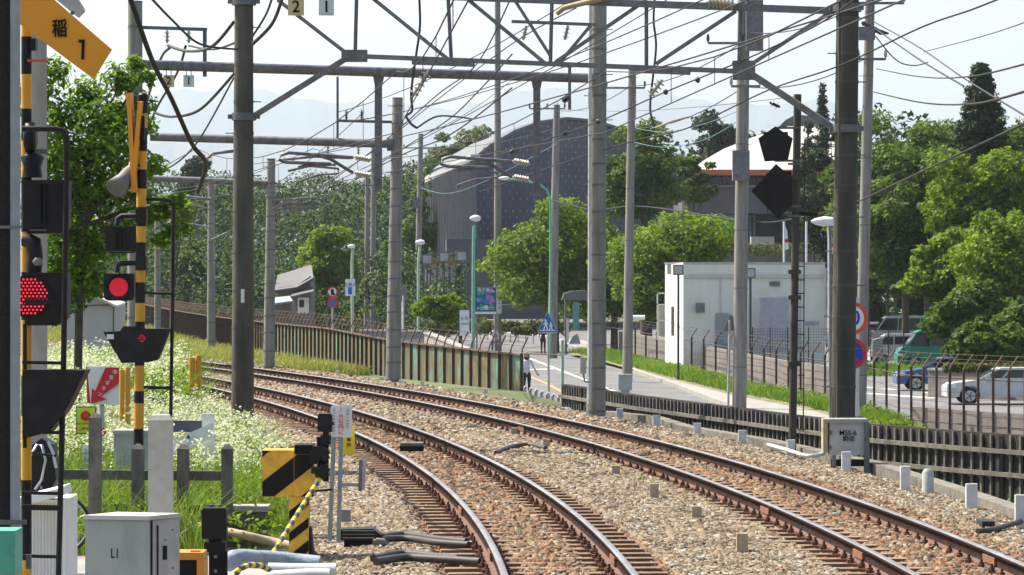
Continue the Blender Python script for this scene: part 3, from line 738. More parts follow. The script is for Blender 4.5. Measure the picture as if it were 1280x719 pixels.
for y in (160,201,205,222,258,270): MB().bar(W(968 if y < 203 else 985,y,Zs-.05), W(1001,y,Zs-.05), .05, .035, 'galv_dark').build('bracket', root)
MB().tube([W(1006,175,Zs), W(1004,540,Zs)], .010, 'pole_dark', 6).build('ladder_rail', root)
for y in range(180, 545, 17): MB().tube([W(997,y,Zs), W(1006,y,Zs)], .010, 'pole_dark', 5).build('ladder_rung', root)
for y in (222, 262, 340, 372, 455): MB().box(W(993,y,Zs-.02), (.2,.16,.07), 'pole_dark').build('clamp', root)
MB().bar(W(990,266,Zs), W(1022,269,Zs), .06, .06, 'sig_black').build('bracket', root)
insul(W(962,128,57), W(975,134,57), P2, 'insul_dark', 2, .07)

# street lamp beside it
def street_lamp(label, px, Z, ybase, pts, m, r, headc, z0=ZR, hs=(.75,.3,.16)):
    rt = thing('street_lamp', label, 'street lamp', (X(px,Z),Z,z0))
    MB().tube([(X(px,Z),Z,z0)]+[W(a,b_,Z) for a, b_ in pts], r, m, 8).build('post', rt)
    h = W(*headc, Z); b = MB().lathe(h-Vector((hs[0]/2,0,0)), h+Vector((hs[0]/2,0,0)), [(0,hs[2]*.2),(.15,hs[2]*.6),(.5,hs[2]),(.85,hs[2]*.8),(1,hs[2]*.3)], 'white', 10); b.build('lamp_head', rt); return rt
street_lamp('white street lamp head on a grey arm beside the signal mast', 1038, 105, 0, [(1038,300),(1037,284),(1034,279)], 'galv', .045, (1030,277))
street_lamp('tall green street lamp post with round head in front of the museum', 591, 165, 0, [(592,300),(593,282)], 'lamp_green', .075, (594,273), hs=(.5,.3,.17))
street_lamp('pale green street lamp post beside the clipped bush near the museum stair wall', 523, 205, 0, [(523,330),(525,308)], 'pale_green', .085, (525,303), hs=(.55,.3,.17))
street_lamp('pale green street lamp post holding a white notice before the wood', 441, 185, 0, [(440,330),(441,313),(439,309)], 'pale_green', .08, (439,308), hs=(.4,.3,.12))
rt = street_lamp('long curved green lamp arm reaching over the street from the tall utility pole', 688, 195, 0, [(688,300),(688,250),(684,238),(675,231),(655,226),(635,224)], 'lamp_green', .06, (630,223), hs=(.6,.3,.12))

# ================================================================== WIRES
def cat_wire(pts, r, label, m='wire', cat='overhead wire', name='overhead_wire', drop=None, n=6):
    rt = thing(name, label, cat, pts[0]); MB().tube(pts, r, m, n, caps=False).build('cable', rt)
    if drop:
        for a, b_ in drop: MB().tube([a, b_], .005, 'wire', 4, caps=False).build('dropper', rt)
    return rt
SUP = [14, 57, 92, 128, 170, 215]
for T, nm, off in ((TL,'the inner track',0),(TR,'the outer track',0)):
    ct = []; ms = []; dr = []
    for i in range(len(SUP)-1):
        a, c = SUP[i], SUP[i+1]; A_ = at(T, a, .18*(-1)**i, 4.85); C_ = at(T, c, -.18*(-1)**i, 4.85); n = 9
        for k in range(n):
            t = k/n; p = A_.lerp(C_, t); q = A_.lerp(C_, t); sag = 4*t*(1-t)*.72; q.z += .96-sag
            ct.append(p); ms.append(q)
            if k: dr.append((p, q))
    cat_wire(ct, .0085, 'thin contact wire following '+nm, drop=None); cat_wire(ms, .0095, 'sagging messenger wire with short droppers above '+nm, drop=dr)
def pxw(pts, r, label, m='wire', sag=0, sub=10, name='overhead_wire'):
    P = [W(*p) for p in pts]; out = []
    if len(P) == 2:
        for k in range(sub+1):
            t = k/sub; q = P[0].lerp(P[1], t); q.z -= 4*t*(1-t)*sag; out.append(q)
    else:
        for i in range(len(P)-1):
            p0 = P[max(i-1,0)]; p1 = P[i]; p2 = P[i+1]; p3 = P[min(i+2,len(P)-1)]
            for k in range(sub):
                t = k/sub; out.append(.5*((2*p1)+(p2-p0)*t+(2*p0-5*p1+4*p2-p3)*t*t+(3*p1-p0-3*p2+p3)*t**3))
        out.append(P[-1])
    return cat_wire(out, r, label, m, name=name)
pxw([(160,-10,40),(190,75,42),(215,125,44),(240,180,46),(257,205,48),(247,240,55)], .032, 'thick grey cable swooping down past the small number plates', 'wire_thick', name='feeder_cable')
pxw([(182,-10,45),(215,25,50),(250,55,56),(297,62,58)], .018, 'dark cable falling from the top to the lattice mast', 'wire_thick')
pxw([(210,57,66),(235,64,63),(265,58,60),(292,28,58.6)], .03, 'dark looped jumper cable between the small arm and the thick mast', 'hose')
pxw([(236,57,66),(265,62,62),(293,54,59)], .02, 'short dark jumper below the looped one at the thick mast', 'hose')
pxw([(212,60,66),(200,76,68),(180,140,75),(178,160,78)], .026, 'dark feeder dropping behind the maple top', 'hose')
pxw([(232,58,66),(222,90,70),(196,135,74),(182,170,78)], .026, 'second dark feeder dropping beside the striped post', 'hose')
pxw([(193,141,70),(215,146,68),(250,137,64),(293,92,58.6)], .026, 'grey jumper sagging under the tube beam to the thick mast', 'wire_thick')
pxw([(188,206,75),(208,211,72),(245,180,66),(292,98,58.6)], .018, 'long dark jumper sagging low to the thick mast', 'hose')
pxw([(316,55,58),(340,30,57),(352,0,56),(356,-20,55)], .03, 'dark feeder with insulators climbing from the thick mast', 'hose')
pxw([(316,45,58),(334,15,57),(345,-20,56)], .02, 'second dark feeder beside the climbing one', 'hose')
pxw([(1270,-10,40),(1215,12,44),(1150,35,48),(1050,82,53),(960,113,58),(860,160,64),(793,176,68),(700,205,76),(600,240,92)], .012, 'heavy messenger cable crossing in front of the dark mast towards the museum', 'wire_thick')
pxw([(1092,-20,44),(1040,20,48),(985,50,52),(918,80,56),(832,115,60),(748,152,66),(673,178,74),(560,215,92),(480,245,115)], .012, 'contact wire with small dark clamps passing the banded mast', 'wire_thick')
for px, py, Z in ((918,80,56),(872,100,58.5),(832,115,60),(748,152,66),(707,167,70),(673,178,74),(640,190,78)):
    MB().lathe(W(px-3,py+1,Z), W(px+3,py-1,Z), [(0,.02),(.3,.05),(.7,.05),(1,.02)], 'insul_dark', 8).build('wire_clamp')
for k, o in enumerate([o for o in bpy.data.objects if o.name.startswith('wire_clamp')]): tag(o, 'small dark clamp on the contact wire passing the banded mast', 'wire clamp', 'clamps on the contact wire')
pxw([(640,68,62),(600,112,72),(560,150,82),(500,188,92),(420,240,115),(380,262,130)], .014, 'thin wire running down from the truss to the far poles', 'wire')
pxw([(640,-5,60),(596,80,68),(545,120,78),(470,185,93),(400,235,118),(340,270,140)], .014, 'thin wire falling beside the lattice braces to the far masts', 'wire')
pxw([(640,110,62),(560,170,75),(480,205,90),(330,290,130)], .014, 'thick wire slanting under the tube beam towards the far masts', 'wire_thick')
pxw([(720,10,62),(640,55,70),(540,130,85),(465,190,105),(410,225,125)], .012, 'fine wire from the truss centre to the wood', 'wire')
pxw([(523,-20,58),(525,30,58),(520,70,58),(514,115,58),(515,138,58),(508,145,58),(514,155,58),(521,160,58)], .02, 'black drop cable hanging beside the hanger rail with a loop below', 'hose')
pxw([(819,-10,57),(817,25,57),(820,60,57),(814,115,57),(813,140,57),(818,158,57)], .018, 'bluish black drop cable hanging from the truss over the museum trees', 'hose')
pxw([(521,160,58),(545,146,60),(570,146,64),(590,149,68)], .016, 'pale wire running from the loop cable to a small clamp', 'wire_thick')
pxw([(818,161,57),(840,152,60),(862,146,64)], 0.02, 'tan insulated rod wire under the drop cable', 'tan_post')
pxw([(1095,86,110),(1150,96,80),(1210,96,60),(1290,78,44)], .014, 'thick cable sagging across the sky above the wood', 'wire_thick')
pxw([(1092,115,110),(1150,128,80),(1215,130,60),(1290,112,44)], .018, 'thicker cable sagging just over the treetops', 'wire_thick')
pxw([(1092,27,111),(1150,60,100),(1205,98,85),(1290,150,60)], .018, 'twisted dark cable slanting down over the wood', 'wire')
pxw([(1094,36,111),(1150,75,100),(1205,108,85)], .022, 'second twisted dark cable from the insulators', 'wire')
pxw([(1094,45,111),(1120,75,111),(1142,82,111),(1160,78,111)], .02, 'loose loop of cable hanging by the insulators', 'wire')
pxw([(1155,65,111),(1230,45,90),(1290,25,70)], .012, 'fine grey wire rising across the pale sky', 'wire_thick')
pxw([(925,275,118),(960,278,118),(1010,270,100),(1060,257,95),(1130,225,80),(1290,150,60)], .022, 'spiral bound aerial cable crossing in front of the bright trees', 'wire_thick')
pxw([(690,250,195),(740,262,175),(800,258,150),(924,276,118)], .03, 'pale aerial cable strung between the utility poles', 'wire_thick')
pxw([(622,305,215),(650,300,205),(690,285,195)], .03, 'pale cable sagging before the museum', 'wire_thick')
pxw([(793,160,151),(830,165,140),(880,155,130),(925,138,118)], .013, 'blue service cable between the utility poles', 'wire_blue')
pxw([(793,178,151),(830,184,140),(880,175,130),(925,150,118)], .013, 'lower blue service cable between the utility poles', 'wire_blue')
pxw([(526,235,249),(560,242,230),(610,225,215),(696,180,195)], .018, 'blue cable crossing the museum wall', 'wire_blue')
for k, (a, b_, lab) in enumerate([((640,100,215),(526,170,249),'fine line from the thin pole to the museum pole'),((785,110,151),(696,138,195),'fine line between two street utility poles'),((925,55,118),(785,108,151),'fine line from the transformer pole down the street'),((928,110,118),(793,160,151),'lower line from the transformer pole down the street'),((1080,74,111),(928,108,118),'fine line joining the poles beside the dark mast'),((696,160,195),(526,186,249),'long fine line in front of the museum roof'),((1075,5,111),(925,40,118),'upper fine line joining the poles beside the dark mast')]):
    pxw([a, b_], .018, lab, 'wire', sag=.35)
for k, (a, b_, lab) in enumerate([((1290,-60,30),(318,205,95),'long straight wire crossing the whole view high up'),((900,-10,50),(452,150,93),'thin wire from the truss to the dark insulators'),((960,-10,50),(434,152,93),'thin wire parallel to the one at the dark insulators'),((730,-10,60),(423,140,93),'thin wire reaching the upright on the lower beam'),((1000,120,90),(696,136,195),'thin wire low behind the truss'),((850,-10,60),(330,265,107),'long thin wire sinking to the short slim mast'),((455,140,93),(300,255,137),'thin wire beyond the lower beam')]):
    pxw([a, b_], .010, lab, 'wire', sag=.25)
insul(WA(883,2,-.2), WA(920,6,-.2), bpy.data.objects['lattice_truss'], 'insul', 7, .085)
MB().tube([WA(696,17,-.2), WA(705,10,-.2), WA(760,-4,-.2)], .045, 'tan_post', 8).build('feeder_rod', bpy.data.objects['lattice_truss'])
MB().bar(WA(640,27,.6), WA(745,31,.6), .05, .05, 'galv').build('cross_rail', bpy.data.objects['lattice_truss'])
for px in (658, 710): insul(WA(px,32,.6), WA(px-4,50,.6), bpy.data.objects['lattice_truss'], 'insul', 3, .07)
# ================================================================== RELAY BOX beside the dark mast
def bx(px0, py0, px1, py1, Z, depth, m, b=None):
    """box whose front face covers these photo pixels at distance Z"""
    b = b or MB(); c = (W(px0,py0,Z)+W(px1,py1,Z))/2; w = abs(px1-px0)*Z/FPX; h = abs(py1-py0)*Z/FPX
    return b.box(c+Vector((0,depth/2,0)), (w, depth, h), m)
Z = 52
root = thing('relay_box', 'grey steel relay box with small black lettering on legs beside the dark mast', 'relay box', (X(1058,Z),Z,-.3))
bx(1037,529,1083,569,Z,.4,'cab_light').build('body', root)
bx(1035,524,1085,529,Z-.03,.46,'cab_grey').build('lid', root)
bx(1029,524,1034.5,566,Z,.35,'tan_post').build('lit_side_strip', root)  # tan strip paints the sunlit side of the box, no separate part
bx(1080.5,528,1087,592,Z-.05,.1,'galv_dark').build('leg', root)
bx(1041,569.5,1045,588,Z,.1,'galv_dark').build('leg', root); bx(1041,569.5,1045,588,Z+.3,.1,'galv_dark').build('leg', root)
bx(1040,575,1085,583,Z+.1,.2,'timber_dark').build('plinth', root)
MB().box(W(1038.5,541,Z-.01),(.02,.03,.06),'rust').box(W(1038.5,560,Z-.01),(.02,.03,.06),'rust').build('hinge', root)
text('MSS-6', W(1060,541.5,Z-.008), .10, 'black_matt', 'lettering', root, bold=.012); text('踏切', W(1061,549,Z-.008), .085, 'black_matt', 'lettering', root, bold=.02)
root = thing('junction_box', 'small grey box on a square footing at the foot of the pavement pole', 'junction box', (X(780,96),96,-.5))
b = bx(773,468,790,488,96,.3,'cab_light'); b.build('body', root); bx(776,488,787,514,96,.2,'cab_grey').build('stand', root)

# marker posts
g = 'white marker posts along the outer track'
for px, yt, yb, w, lab in [(736,500,506,7,'beside the banded mast'),(775,511,521,8,'nearest to the small box on its stand'),(821,519,532,9,'where the kerb bends'),(872,529,543,9,'third along the kerb from the small box'),(928,538,553,10,'before the stout transformer pole'),(989,550,568,10,'below the signal mast'),(1058,565,588,11,'standing just before the relay box'),(1132,583,611,12,'beside the short round-topped post'),(1215,605,636,14,'with a white clip on the kerb behind it'),(1277,619,660,15,'at the kerb where the black cable passes')]:
    Zm = GZ(yb, -.2); o = bx(px-w/2, yt, px+w/2, yb+4, Zm, .09, 'mark_white').build('marker_post'); tag(o, 'white square marker post '+lab, 'marker post', g)
Zm = GZ(616,-.2); b = MB().tube([(X(1160,Zm),Zm,-.3), W(1160,590,Zm), W(1160,586,Zm)], [.075,.075,.04], 'cab_light', 12); tag(b.build('round_topped_post'), 'short round-topped pale post between two square white markers', 'marker post')
g = 'tan marker posts between the tracks'
for px, yt, yb, w, lab in [(538,510,514,7,'smallest, level with the timber track box'),(643,535,546,8,'standing before the woman'),(683,549,561,8,'with a dark streak at its side'),(723,565,571,10,'sunk almost flush with the stones'),(770,582,597,10,'next after the sunken one'),(818,605,626,11,'next to a tiny green weed'),(871,633,652,12,'next to last towards the train'),(928,667,695,14,'tallest, closest to the train')]:
    Zm = GZ(yb, -.2); o = bx(px-w/2, yt, px+w/2, yb+3, Zm, .1, 'tan_post').build('marker_peg'); tag(o, 'tan square peg in the ballast, '+lab, 'marker peg', g)
g = 'small white pegs before the panel fence'
for px, yt, yb, lab in [(422,463,468,'first before the pale mast'),(477,471,477,'right beside the pale mast'),(501,475,481,'just past the pale mast'),(528,477,483,'second past the pale mast'),(607,486,490,'close to the end of the panel fence')]:
    Zm = GZ(yb, -.2); o = bx(px-2.5, yt, px+2.5, yb+2, Zm, .08, 'mark_white').build('marker_post'); tag(o, 'small white peg '+lab, 'marker post', g)
# cables, conduit and a dark streak on the ballast
def hose(name, pts, r, m, label, cat='cable', z=None):
    P = [W(*p) for p in pts]; out = []
    for i in range(len(P)-1):
        p0 = P[max(i-1,0)]; p1 = P[i]; p2 = P[i+1]; p3 = P[min(i+2,len(P)-1)]
        for k in range(6):
            t = k/6; out.append(.5*((2*p1)+(p2-p0)*t+(2*p0-5*p1+4*p2-p3)*t*t+(3*p1-p0-3*p2+p3)*t**3))
    out.append(P[-1]); return tag(MB().tube(out, r, m, 8).build(name), label, cat)
def gp(px, py, z=-.13): Zq = GZ(py, z); return (px, py, Zq)
hose('ground_line', [gp(1222,664),gp(1240,662),gp(1262,656),gp(1300,645)], .03, 'hose', 'black cable running from the outer rail to the kerb')
MB().box(Vector((X(1232,39.4),39.4,-.12)),(.14,.5,.06),'timber_dark').build('cable_cleat'); tag(bpy.data.objects['cable_cleat'],'short dark board on the stones under the black cable','board')
hose('ground_line', [gp(960,556),gp(985,563),gp(1010,570),gp(1030,567)], .03, 'mark_white', 'white conduit bent around the foot of the signal mast')
hose('ground_line', [gp(620,566),gp(640,558),gp(662,556),gp(682,560)], .035, 'hose', 'dark streak lying between the tracks by a tan peg')  # dark tube following the streak beside the peg

# ================================================================== ROAD SIGNS BY THE TRACK
def disc(c, r, m, th=.004, b=None, d=0.0):
    b = b or MB(); return b.poly(circ(Vector(c)+FWD*d, r), FWD, th, m)
Z = 78
root = thing('road_sign', 'speed limit roundel above a no parking roundel, half behind the dark mast', 'road sign', (X(1070,Z),Z,-1.2))
MB().tube([(X(1071,Z),Z,-1.5), W(1071,372,Z)], .055, 'white_dull', 10).build('post', root)
for py, kind in ((398,'s'),(442,'p')):
    c = W(1064 if kind == 's' else 1063, py, Z-.06); r = 21*Z/FPX*(1 if kind == 's' else .97)
    if kind == 's':
        disc(c, r, 'red_orange').build('sign_face', root); disc(c, r*.76, 'white', .003, d=.006).build('sign_centre', root)
        text('30', c+FWD*.012, .42, 'deep_blue', 'numeral', root, bold=.02, sx=.9)
    else:
        disc(c, r, 'red').build('sign_face', root); disc(c, r*.78, 'deep_blue', .003, d=.006).build('sign_centre', root)
        MB().bar(c+FWD*.012+Vector((-r*.6,0,r*.6)), c+FWD*.012+Vector((r*.6,0,-r*.6)), .003, .05, 'red').build('slash', root)
# children crossing triangle
Z = 125
root = thing('road_sign', 'blue triangular sign with two white walking figures on a thin post', 'road sign', (X(685,Z),Z,ZR))
MB().tube([(X(686,Z),Z,ZR), W(685,395,Z)], .045, 'cab_light', 8).build('post', root)
tri = [(684.5,390),(697,415),(672,415)]
MB().poly([W(684.5,389,Z-.05),W(697.5,415,Z-.05),W(696,417,Z-.05),W(673,417,Z-.05),W(671.5,415,Z-.05)], FWD, .01, 'cab_light').build('sign_plate', root)
MB().poly([W(684.5,390.5,Z-.062),W(696.6,415,Z-.062),W(672.4,415,Z-.062)], FWD, .004, 'blue').build('sign_face', root)
def fig(cx, cy, s, root):
    b = MB(); q = lambda x, y: W(cx+x*s, cy+y*s, Z-.07)
    b.poly(circ(q(0,-5.2), 1.3*s*Z/FPX, 12), FWD, .003, 'white')
    for pts in ([(-1,-4),(1.4,-3.8),(1.8,1),(-1.2,1)], [(-1.2,.8),(.3,.8),(-1.6,6),(-3,5.6)], [(.2,.8),(1.8,.8),(3,5.8),(1.7,6.2)], [(-.8,-3.6),(-3.4,0),(-2.8,.6),(-.4,-2)], [(1,-3.4),(3.4,-.6),(2.9,.2),(.8,-1.8)]):
        b.poly([q(*p) for p in pts], FWD, .003, 'white')
    b.build('pictogram', root)
fig(682, 406, 1.05, root); fig(688.5, 408, .8, root)
MB().bar(W(674.5,413,Z-.07), W(694.5,413,Z-.07), .003, .03, 'white').build('pictogram', root)
# grey back of a triangle sign
Z = 118
root = thing('road_sign', 'grey back of a triangular sign on a pale post in the verge grass', 'road sign', (X(910,Z),Z,ZR))
MB().tube([(X(910,Z),Z,ZR), W(912,400,Z)], .04, 'cab_light', 8).build('post', root); MB().poly([W(913,393,Z),W(918,397,Z),W(918,413,Z),W(904,415,Z)], FWD, .02, 'galv_dark').build('sign_back', root)
# two roundels further off
Z = 170
root = thing('road_sign', 'thin post with a no crossing roundel above a blue and red parking ban roundel', 'road sign', (X(416,Z),Z,ZR))
MB().tube([(X(416,Z),Z,ZR), W(415.5,360,Z)], .045, 'cab_light', 8).build('post', root)
for py, a, c2 in ((365,'red','white'),(378.5,'red','blue')):
    c = W(415.5, py, Z-.06); disc(c, 6.6*Z/FPX, a).build('sign_face', root); disc(c, 5*Z/FPX, c2, .003, d=.006).build('sign_centre', root)
    MB().bar(c+FWD*.014+Vector((-.14,0,.14)), c+FWD*.014+Vector((.14,0,-.14)), .003, .04, 'red').build('slash', root)
MB().poly([W(414,361,Z-.08),W(417,361,Z-.08),W(418,369,Z-.08),W(413.5,369,Z-.08)], FWD, .004, 'cloth_dark').build('pictogram', root)
Z = 184
root = thing('notice_board', 'white notice with faint blue writing fixed to the pale green lamp post', 'notice', W(437,360,Z))
bx(431.5,349,444,370,Z,.03,'plate_white').build('board', root)
for k, s in enumerate(('立入','禁止')): text(s, W(435.5+k*5,356,Z-.01), .2, 'blue', 'lettering', root)
bx(435,359,440,368,Z-.012,.01,'blue').build('colour_patch', root)
for px, py, Z, lab in ((504,363,200,'round traffic mirror disc seen from behind on a white post, above another'),(503,372,203,'lower round traffic mirror disc seen from behind')):
    root = thing('traffic_mirror', lab, 'traffic mirror', (X(px,Z),Z,ZR)); disc(W(px,py,Z), 5.5*Z/FPX, 'galv', .08).build('mirror_back', root)
    MB().tube([(X(px,Z),Z+.1,ZR), W(px,py,Z+.1)], .05, 'white_dull', 8).build('post', root)
# poster board and notices by the museum
Z = 172
root = thing('poster_board', 'large dark colourful poster with teal and pink patches on a frame by the museum', 'poster', (X(607,Z),Z,ZR))
A('poster', (.02,.12,.22), .5, c2=(.015,.03,.10), scale=1.6)
bx(593,359,621,393,Z,.1,'cab_grey').build('frame', root); bx(594,359.5,620,389.5,Z-.02,.03,'poster').build('poster_face', root)
rr = random.Random(11)
cols = {'pt':(.04,.42,.42),'pp':(.5,.12,.42),'pw':(.5,.62,.62),'pg':(.04,.35,.16),'pb':(.02,.2,.5)}
for k, c in cols.items(): A(k, c, .5)
for i in range(34):
    k = rr.choice(list(cols)); cx = rr.uniform(597,617); cy = rr.uniform(364,386)
    if k == 'pp': cx = rr.uniform(608,618)
    MB().poly(circ(W(cx,cy,Z-.025-.0008*i), rr.uniform(.03,.13), 7), FWD, .002, k).build('poster_patch', root)
text('春の催し', W(607,362.5,Z-.06), .2, 'white', 'lettering', root)
text('多文化交流', W(607,386,Z-.06), .18, 'pw', 'lettering', root)
bx(594,389.8,620,392.6,Z-.03,.02,'plate_white').build('caption_strip', root)
for px in (596,619): MB().tube([(X(px,Z),Z+.05,ZR), W(px,392,Z+.05)], .04, 'galv', 6).build('post', root)
root = thing('banner_sign', 'narrow tall white and red banner strapped to the thin pole by the poster', 'banner', W(624,378,214))
bx(620.5,364,627,392,214,.04,'plate_white').build('banner_cloth', root)
for k, s in enumerate('交通安全'): text(s, W(623.8,370+k*5,213.9), .2, 'deep_blue' if k % 2 else 'red', 'lettering', root)
Z = 160
root = thing('notice_board', 'tall narrow white standing sign with black marks before the clipped hedge', 'notice', (X(580,Z),Z,ZR))
bx(574.5,388,586.5,420,Z,.08,'plate_white').build('board', root); text('市', W(577.5,398,Z-.01), .16, 'black_matt', 'lettering', root, bold=.02)
text('立 鉄', W(580.5,398,Z-.012), .17, 'black_matt', 'lettering', root, bold=.02) if False else text('鉄', W(582.8,398,Z-.01), .16, 'black_matt', 'lettering', root, bold=.02)
bx(576,404,585,406,Z-.01,.01,'cab_grey').build('text_line', root)

# ================================================================== LEVEL CROSSING GEAR (near the train)
def stripes_pole(root, px, Z, ytop, ybase, r, seq, name='post', pxb=None):
    """black and yellow bands: seq list of rows where the colour changes, starting with black"""
    col = 'black'; b = MB(); pxb = pxb if pxb is not None else px
    rows = [ytop]+seq+[ybase]
    for i in range(len(rows)-1):
        t0 = (rows[i]-ytop)/(ybase-ytop); t1 = (rows[i+1]-ytop)/(ybase-ytop)
        b.cyl(W(px+(pxb-px)*t0, rows[i], Z), W(px+(pxb-px)*t1, rows[i+1], Z), r, 'black' if i % 2 == 0 else 'yellow', 16)
    return b.build(name, root)
def led_disc(c, r, root, step, dot, m='led', xmin=None):
    b = MB(); n = int(r/step)+1
    for i in range(-n, n+1):
        for j in range(-n, n+1):
            x = (i+(.5 if j % 2 else 0))*step; z = j*step*.87
            if x*x+z*z < r*r and (xmin is None or x > xmin):
                cc = Vector(c)+Vector((x,-.004,z)); b.poly(circ(cc, dot, 6), FWD, .006, m)
    return b.build('led_cluster', root)
def lamp(root, cx, cy, Z, w, h, lit, r=None, step=.022, dot=.0075):
    """crossing lamp: square backboard with rounded lower corners, hood, lens"""
    k = Z/FPX; c = W(cx, cy, Z); hw = w*k/2; hh = h*k/2; rr_ = hw*.3
    pts = [c+Vector((-hw,0,hh)), c+Vector((hw,0,hh)), c+Vector((hw,0,-hh+rr_)), c+Vector((hw-rr_*.3,0,-hh+rr_*.3)), c+Vector((hw-rr_,0,-hh)), c+Vector((-hw+rr_,0,-hh)), c+Vector((-hw+rr_*.3,0,-hh+rr_*.3)), c+Vector((-hw,0,-hh+rr_))]
    MB().poly(pts, FWD, .12, 'sig_black').build('lamp_housing', root)
    if lit:
        disc(c, r*1.15, 'black', .02, d=.012).build('lens', root); led_disc(c+FWD*.014, r, root, step, dot)
        b = MB()
        for i in range(14):
            a0 = R(180-i*180/14); a1 = R(180-(i+1)*180/14); rq = r*1.25
            p0 = c+Vector((rq*math.cos(a0),0,rq*math.sin(a0))); p1 = c+Vector((rq*math.cos(a1),0,rq*math.sin(a1)))
            b.add([p0, p1, p1+FWD*.09, p0+FWD*.09], [(0,1,2,3),(3,2,1,0)], 'sig_black')
        b.build('hood', root)
    else:
        b = MB()
        for i in range(3): b.box(c+Vector(((i-1)*hw*.28,-.02,hh*.05)), (hw*.08,.03,hh*1.5), 'black')
        b.box(c+Vector((0,-.03,-hh*.86)), (hw*1.5,.06,hh*.05), 'galv_dark'); b.build('visor', root)
# --- far striped crossing signal
Z = 40; k = Z/FPX
root = thing('crossing_signal', 'black and yellow striped crossing signal with a small lit red lamp, behind the concrete fence', 'crossing signal', (X(173,Z),Z,-.1))
stripes_pole(root, 178.5, Z, 119, 640, 6.3*k, [142,160,189,212,236,259,283,303,336,353,379,402,457,489,504,536,557], pxb=172)
MB().lathe(W(178.5,119,Z), W(178.5,115.5,Z), [(0,6.3*k),(.5,5.2*k),(1,2*k)], 'black', 12).build('cap', root)
lamp(root, 151, 300, Z, 39, 33, False); lamp(root, 148.5, 359, Z, 38, 34, True, 11.3*k, .0215, .0058)
for py, px in ((270,152),(329,148)): MB().tube([W(173,py,Z), W(152,py,Z), W(147,py+3,Z), W(146,py+12,Z)], .028, 'sig_black', 8).box(W(177,py,Z-.03), (.12,.16,.16), 'sig_black').build('lamp_arm', root)
MB().poly([W(129,415,Z-.1),W(150,414,Z-.1),W(154,408,Z-.1),W(176,408,Z-.1),W(180,411,Z-.1),W(212,411,Z-.1),W(197,450,Z-.1),W(186,453,Z-.1),W(152,454,Z-.1)], FWD, .22, 'sig_black').build('direction_indicator', root)
bx(133.5,418,142,424,Z-.11,.01,'white').build('label_plate', root)
b = MB()
for (a, c) in (((172,423),(182,423)),((182,423),(177,418)),((182,423),(177,428)),((174,420),(178,420)),((174,426),(178,426))): b.bar(W(*a,Z-.105), W(*c,Z-.105), .006, .014, 'led_dim')
b.build('led_arrow', root)
MB().tube([W(173,249,Z), W(205,249,Z), W(213,252,Z), W(217,260,Z), W(216,360,Z), W(213,545,Z)], .020, 'sig_black', 8).build('guard_tube', root)
for y in (366, 484): MB().tube([W(172,y,Z), W(216,y+1,Z)], .018, 'sig_black', 6).build('guard_rung', root)
MB().box(W(176,160,Z-.05), (.09,.15,.26), 'black').build('sign_clamp', root)
# cross boards seen nearly edge on
for (a, c) in (((162,116),(169,240)),((176,127),(167,238))):
    p = W(*a, Z-.16); q = W(*c, Z-.10); MB().bar(p, q, .05 if a[0] < 170 else .035, .30, 'sign_orange', up=(0,1,0)).build('cross_board', root)
# loudspeaker horn
root = thing('loudspeaker', 'grey horn loudspeaker pointing down from the striped crossing signal', 'loudspeaker', W(160,210,Z))
MB().lathe(W(166,208,Z-.1), W(145,236,Z-.35), [(0,.04),(.3,.07),(.55,.075),(1,.125),(1.001,.11)], 'galv', 18).build('horn', root)
MB().lathe(W(169,204,Z-.1), W(165,209,Z-.12), [(0,.03),(.4,.06),(1,.05)], 'cab_grey', 12).bar(W(166,206,Z-.1), W(178,208,Z), .04, .03, 'sig_black').build('driver_unit', root)

# --- near crossing signal, cut by the window pillar
Z = 20; k = Z/FPX
root = thing('crossing_signal', 'dark crossing signal with big red dotted lamp and orange cross board', 'crossing signal', (X(33,Z),Z,-.1))
b = MB(); rows = [-30,-8,8,46,93,136,176,222,290,340,400,470,520,600,700,760]
for i in range(len(rows)-1): b.cyl(W(33,rows[i],Z), W(33,rows[i+1],Z), 6.6*k, 'yellow' if i % 2 == 0 else 'black', 16)
b.build('post', root)
pA = W(30,-12,Z-.08); d = (W(128,79,Z-.1)-W(26,6,Z-.1)); 
bd_ = [W(22,-35,Z-.1), W(66,-2,Z-.1), W(140,62,Z-.1), W(117,99,Z-.1), W(39,41,Z-.1), W(22,28,Z-.1)]
MB().poly(bd_, FWD, .012, 'sign_orange').build('cross_board', root)
MB().poly([W(0,-5,Z-.08), W(30,-40,Z-.08), W(60,-70,Z-.08), W(80,-50,Z-.08), W(20,15,Z-.08)], FWD, .012, 'sign_orange').build('cross_board', root)
text('稲', W(74.5,37,Z-.106), 24*k, 'black_matt', 'lettering', root, bold=.018, sx=.8); 
MB().poly([W(98,49.5,Z-.106),W(106,49.5,Z-.106),W(105,74.5,Z-.106),W(101.5,74.5,Z-.106),W(102,53.5,Z-.106),W(98,53,Z-.106)], FWD, .003, 'black_matt').build('numeral', root)
bx(38,48,44.5,63,Z-.05,.1,'black').build('sign_clamp', root)
MB().tube([W(34,76,Z-.03), W(60,76,Z-.03)], .008, 'red_orange', 6).build('tie_rod', root)
c = W(53,257,Z); MB().poly([W(31,225,Z-.1),W(84,225,Z-.1),W(83,285,Z-.1),W(76,292,Z-.1),W(36,292,Z-.1),W(31,286,Z-.1)], FWD, .2, 'sig_black').build('lamp_housing', root)
b = MB()
for px in (49, 55): bx(px, 230, px+2, 280, Z-.12, .02, 'black', b)
bx(38,287,58,288.5,Z-.12,.02,'galv_dark',b); b.build('visor', root)
MB().poly([W(31,341,Z-.1),W(83,341,Z-.1),W(83,392,Z-.1),W(78,402,Z-.1),W(70,407,Z-.1),W(31,407,Z-.1)], FWD, .2, 'sig_black').build('lamp_housing', root)
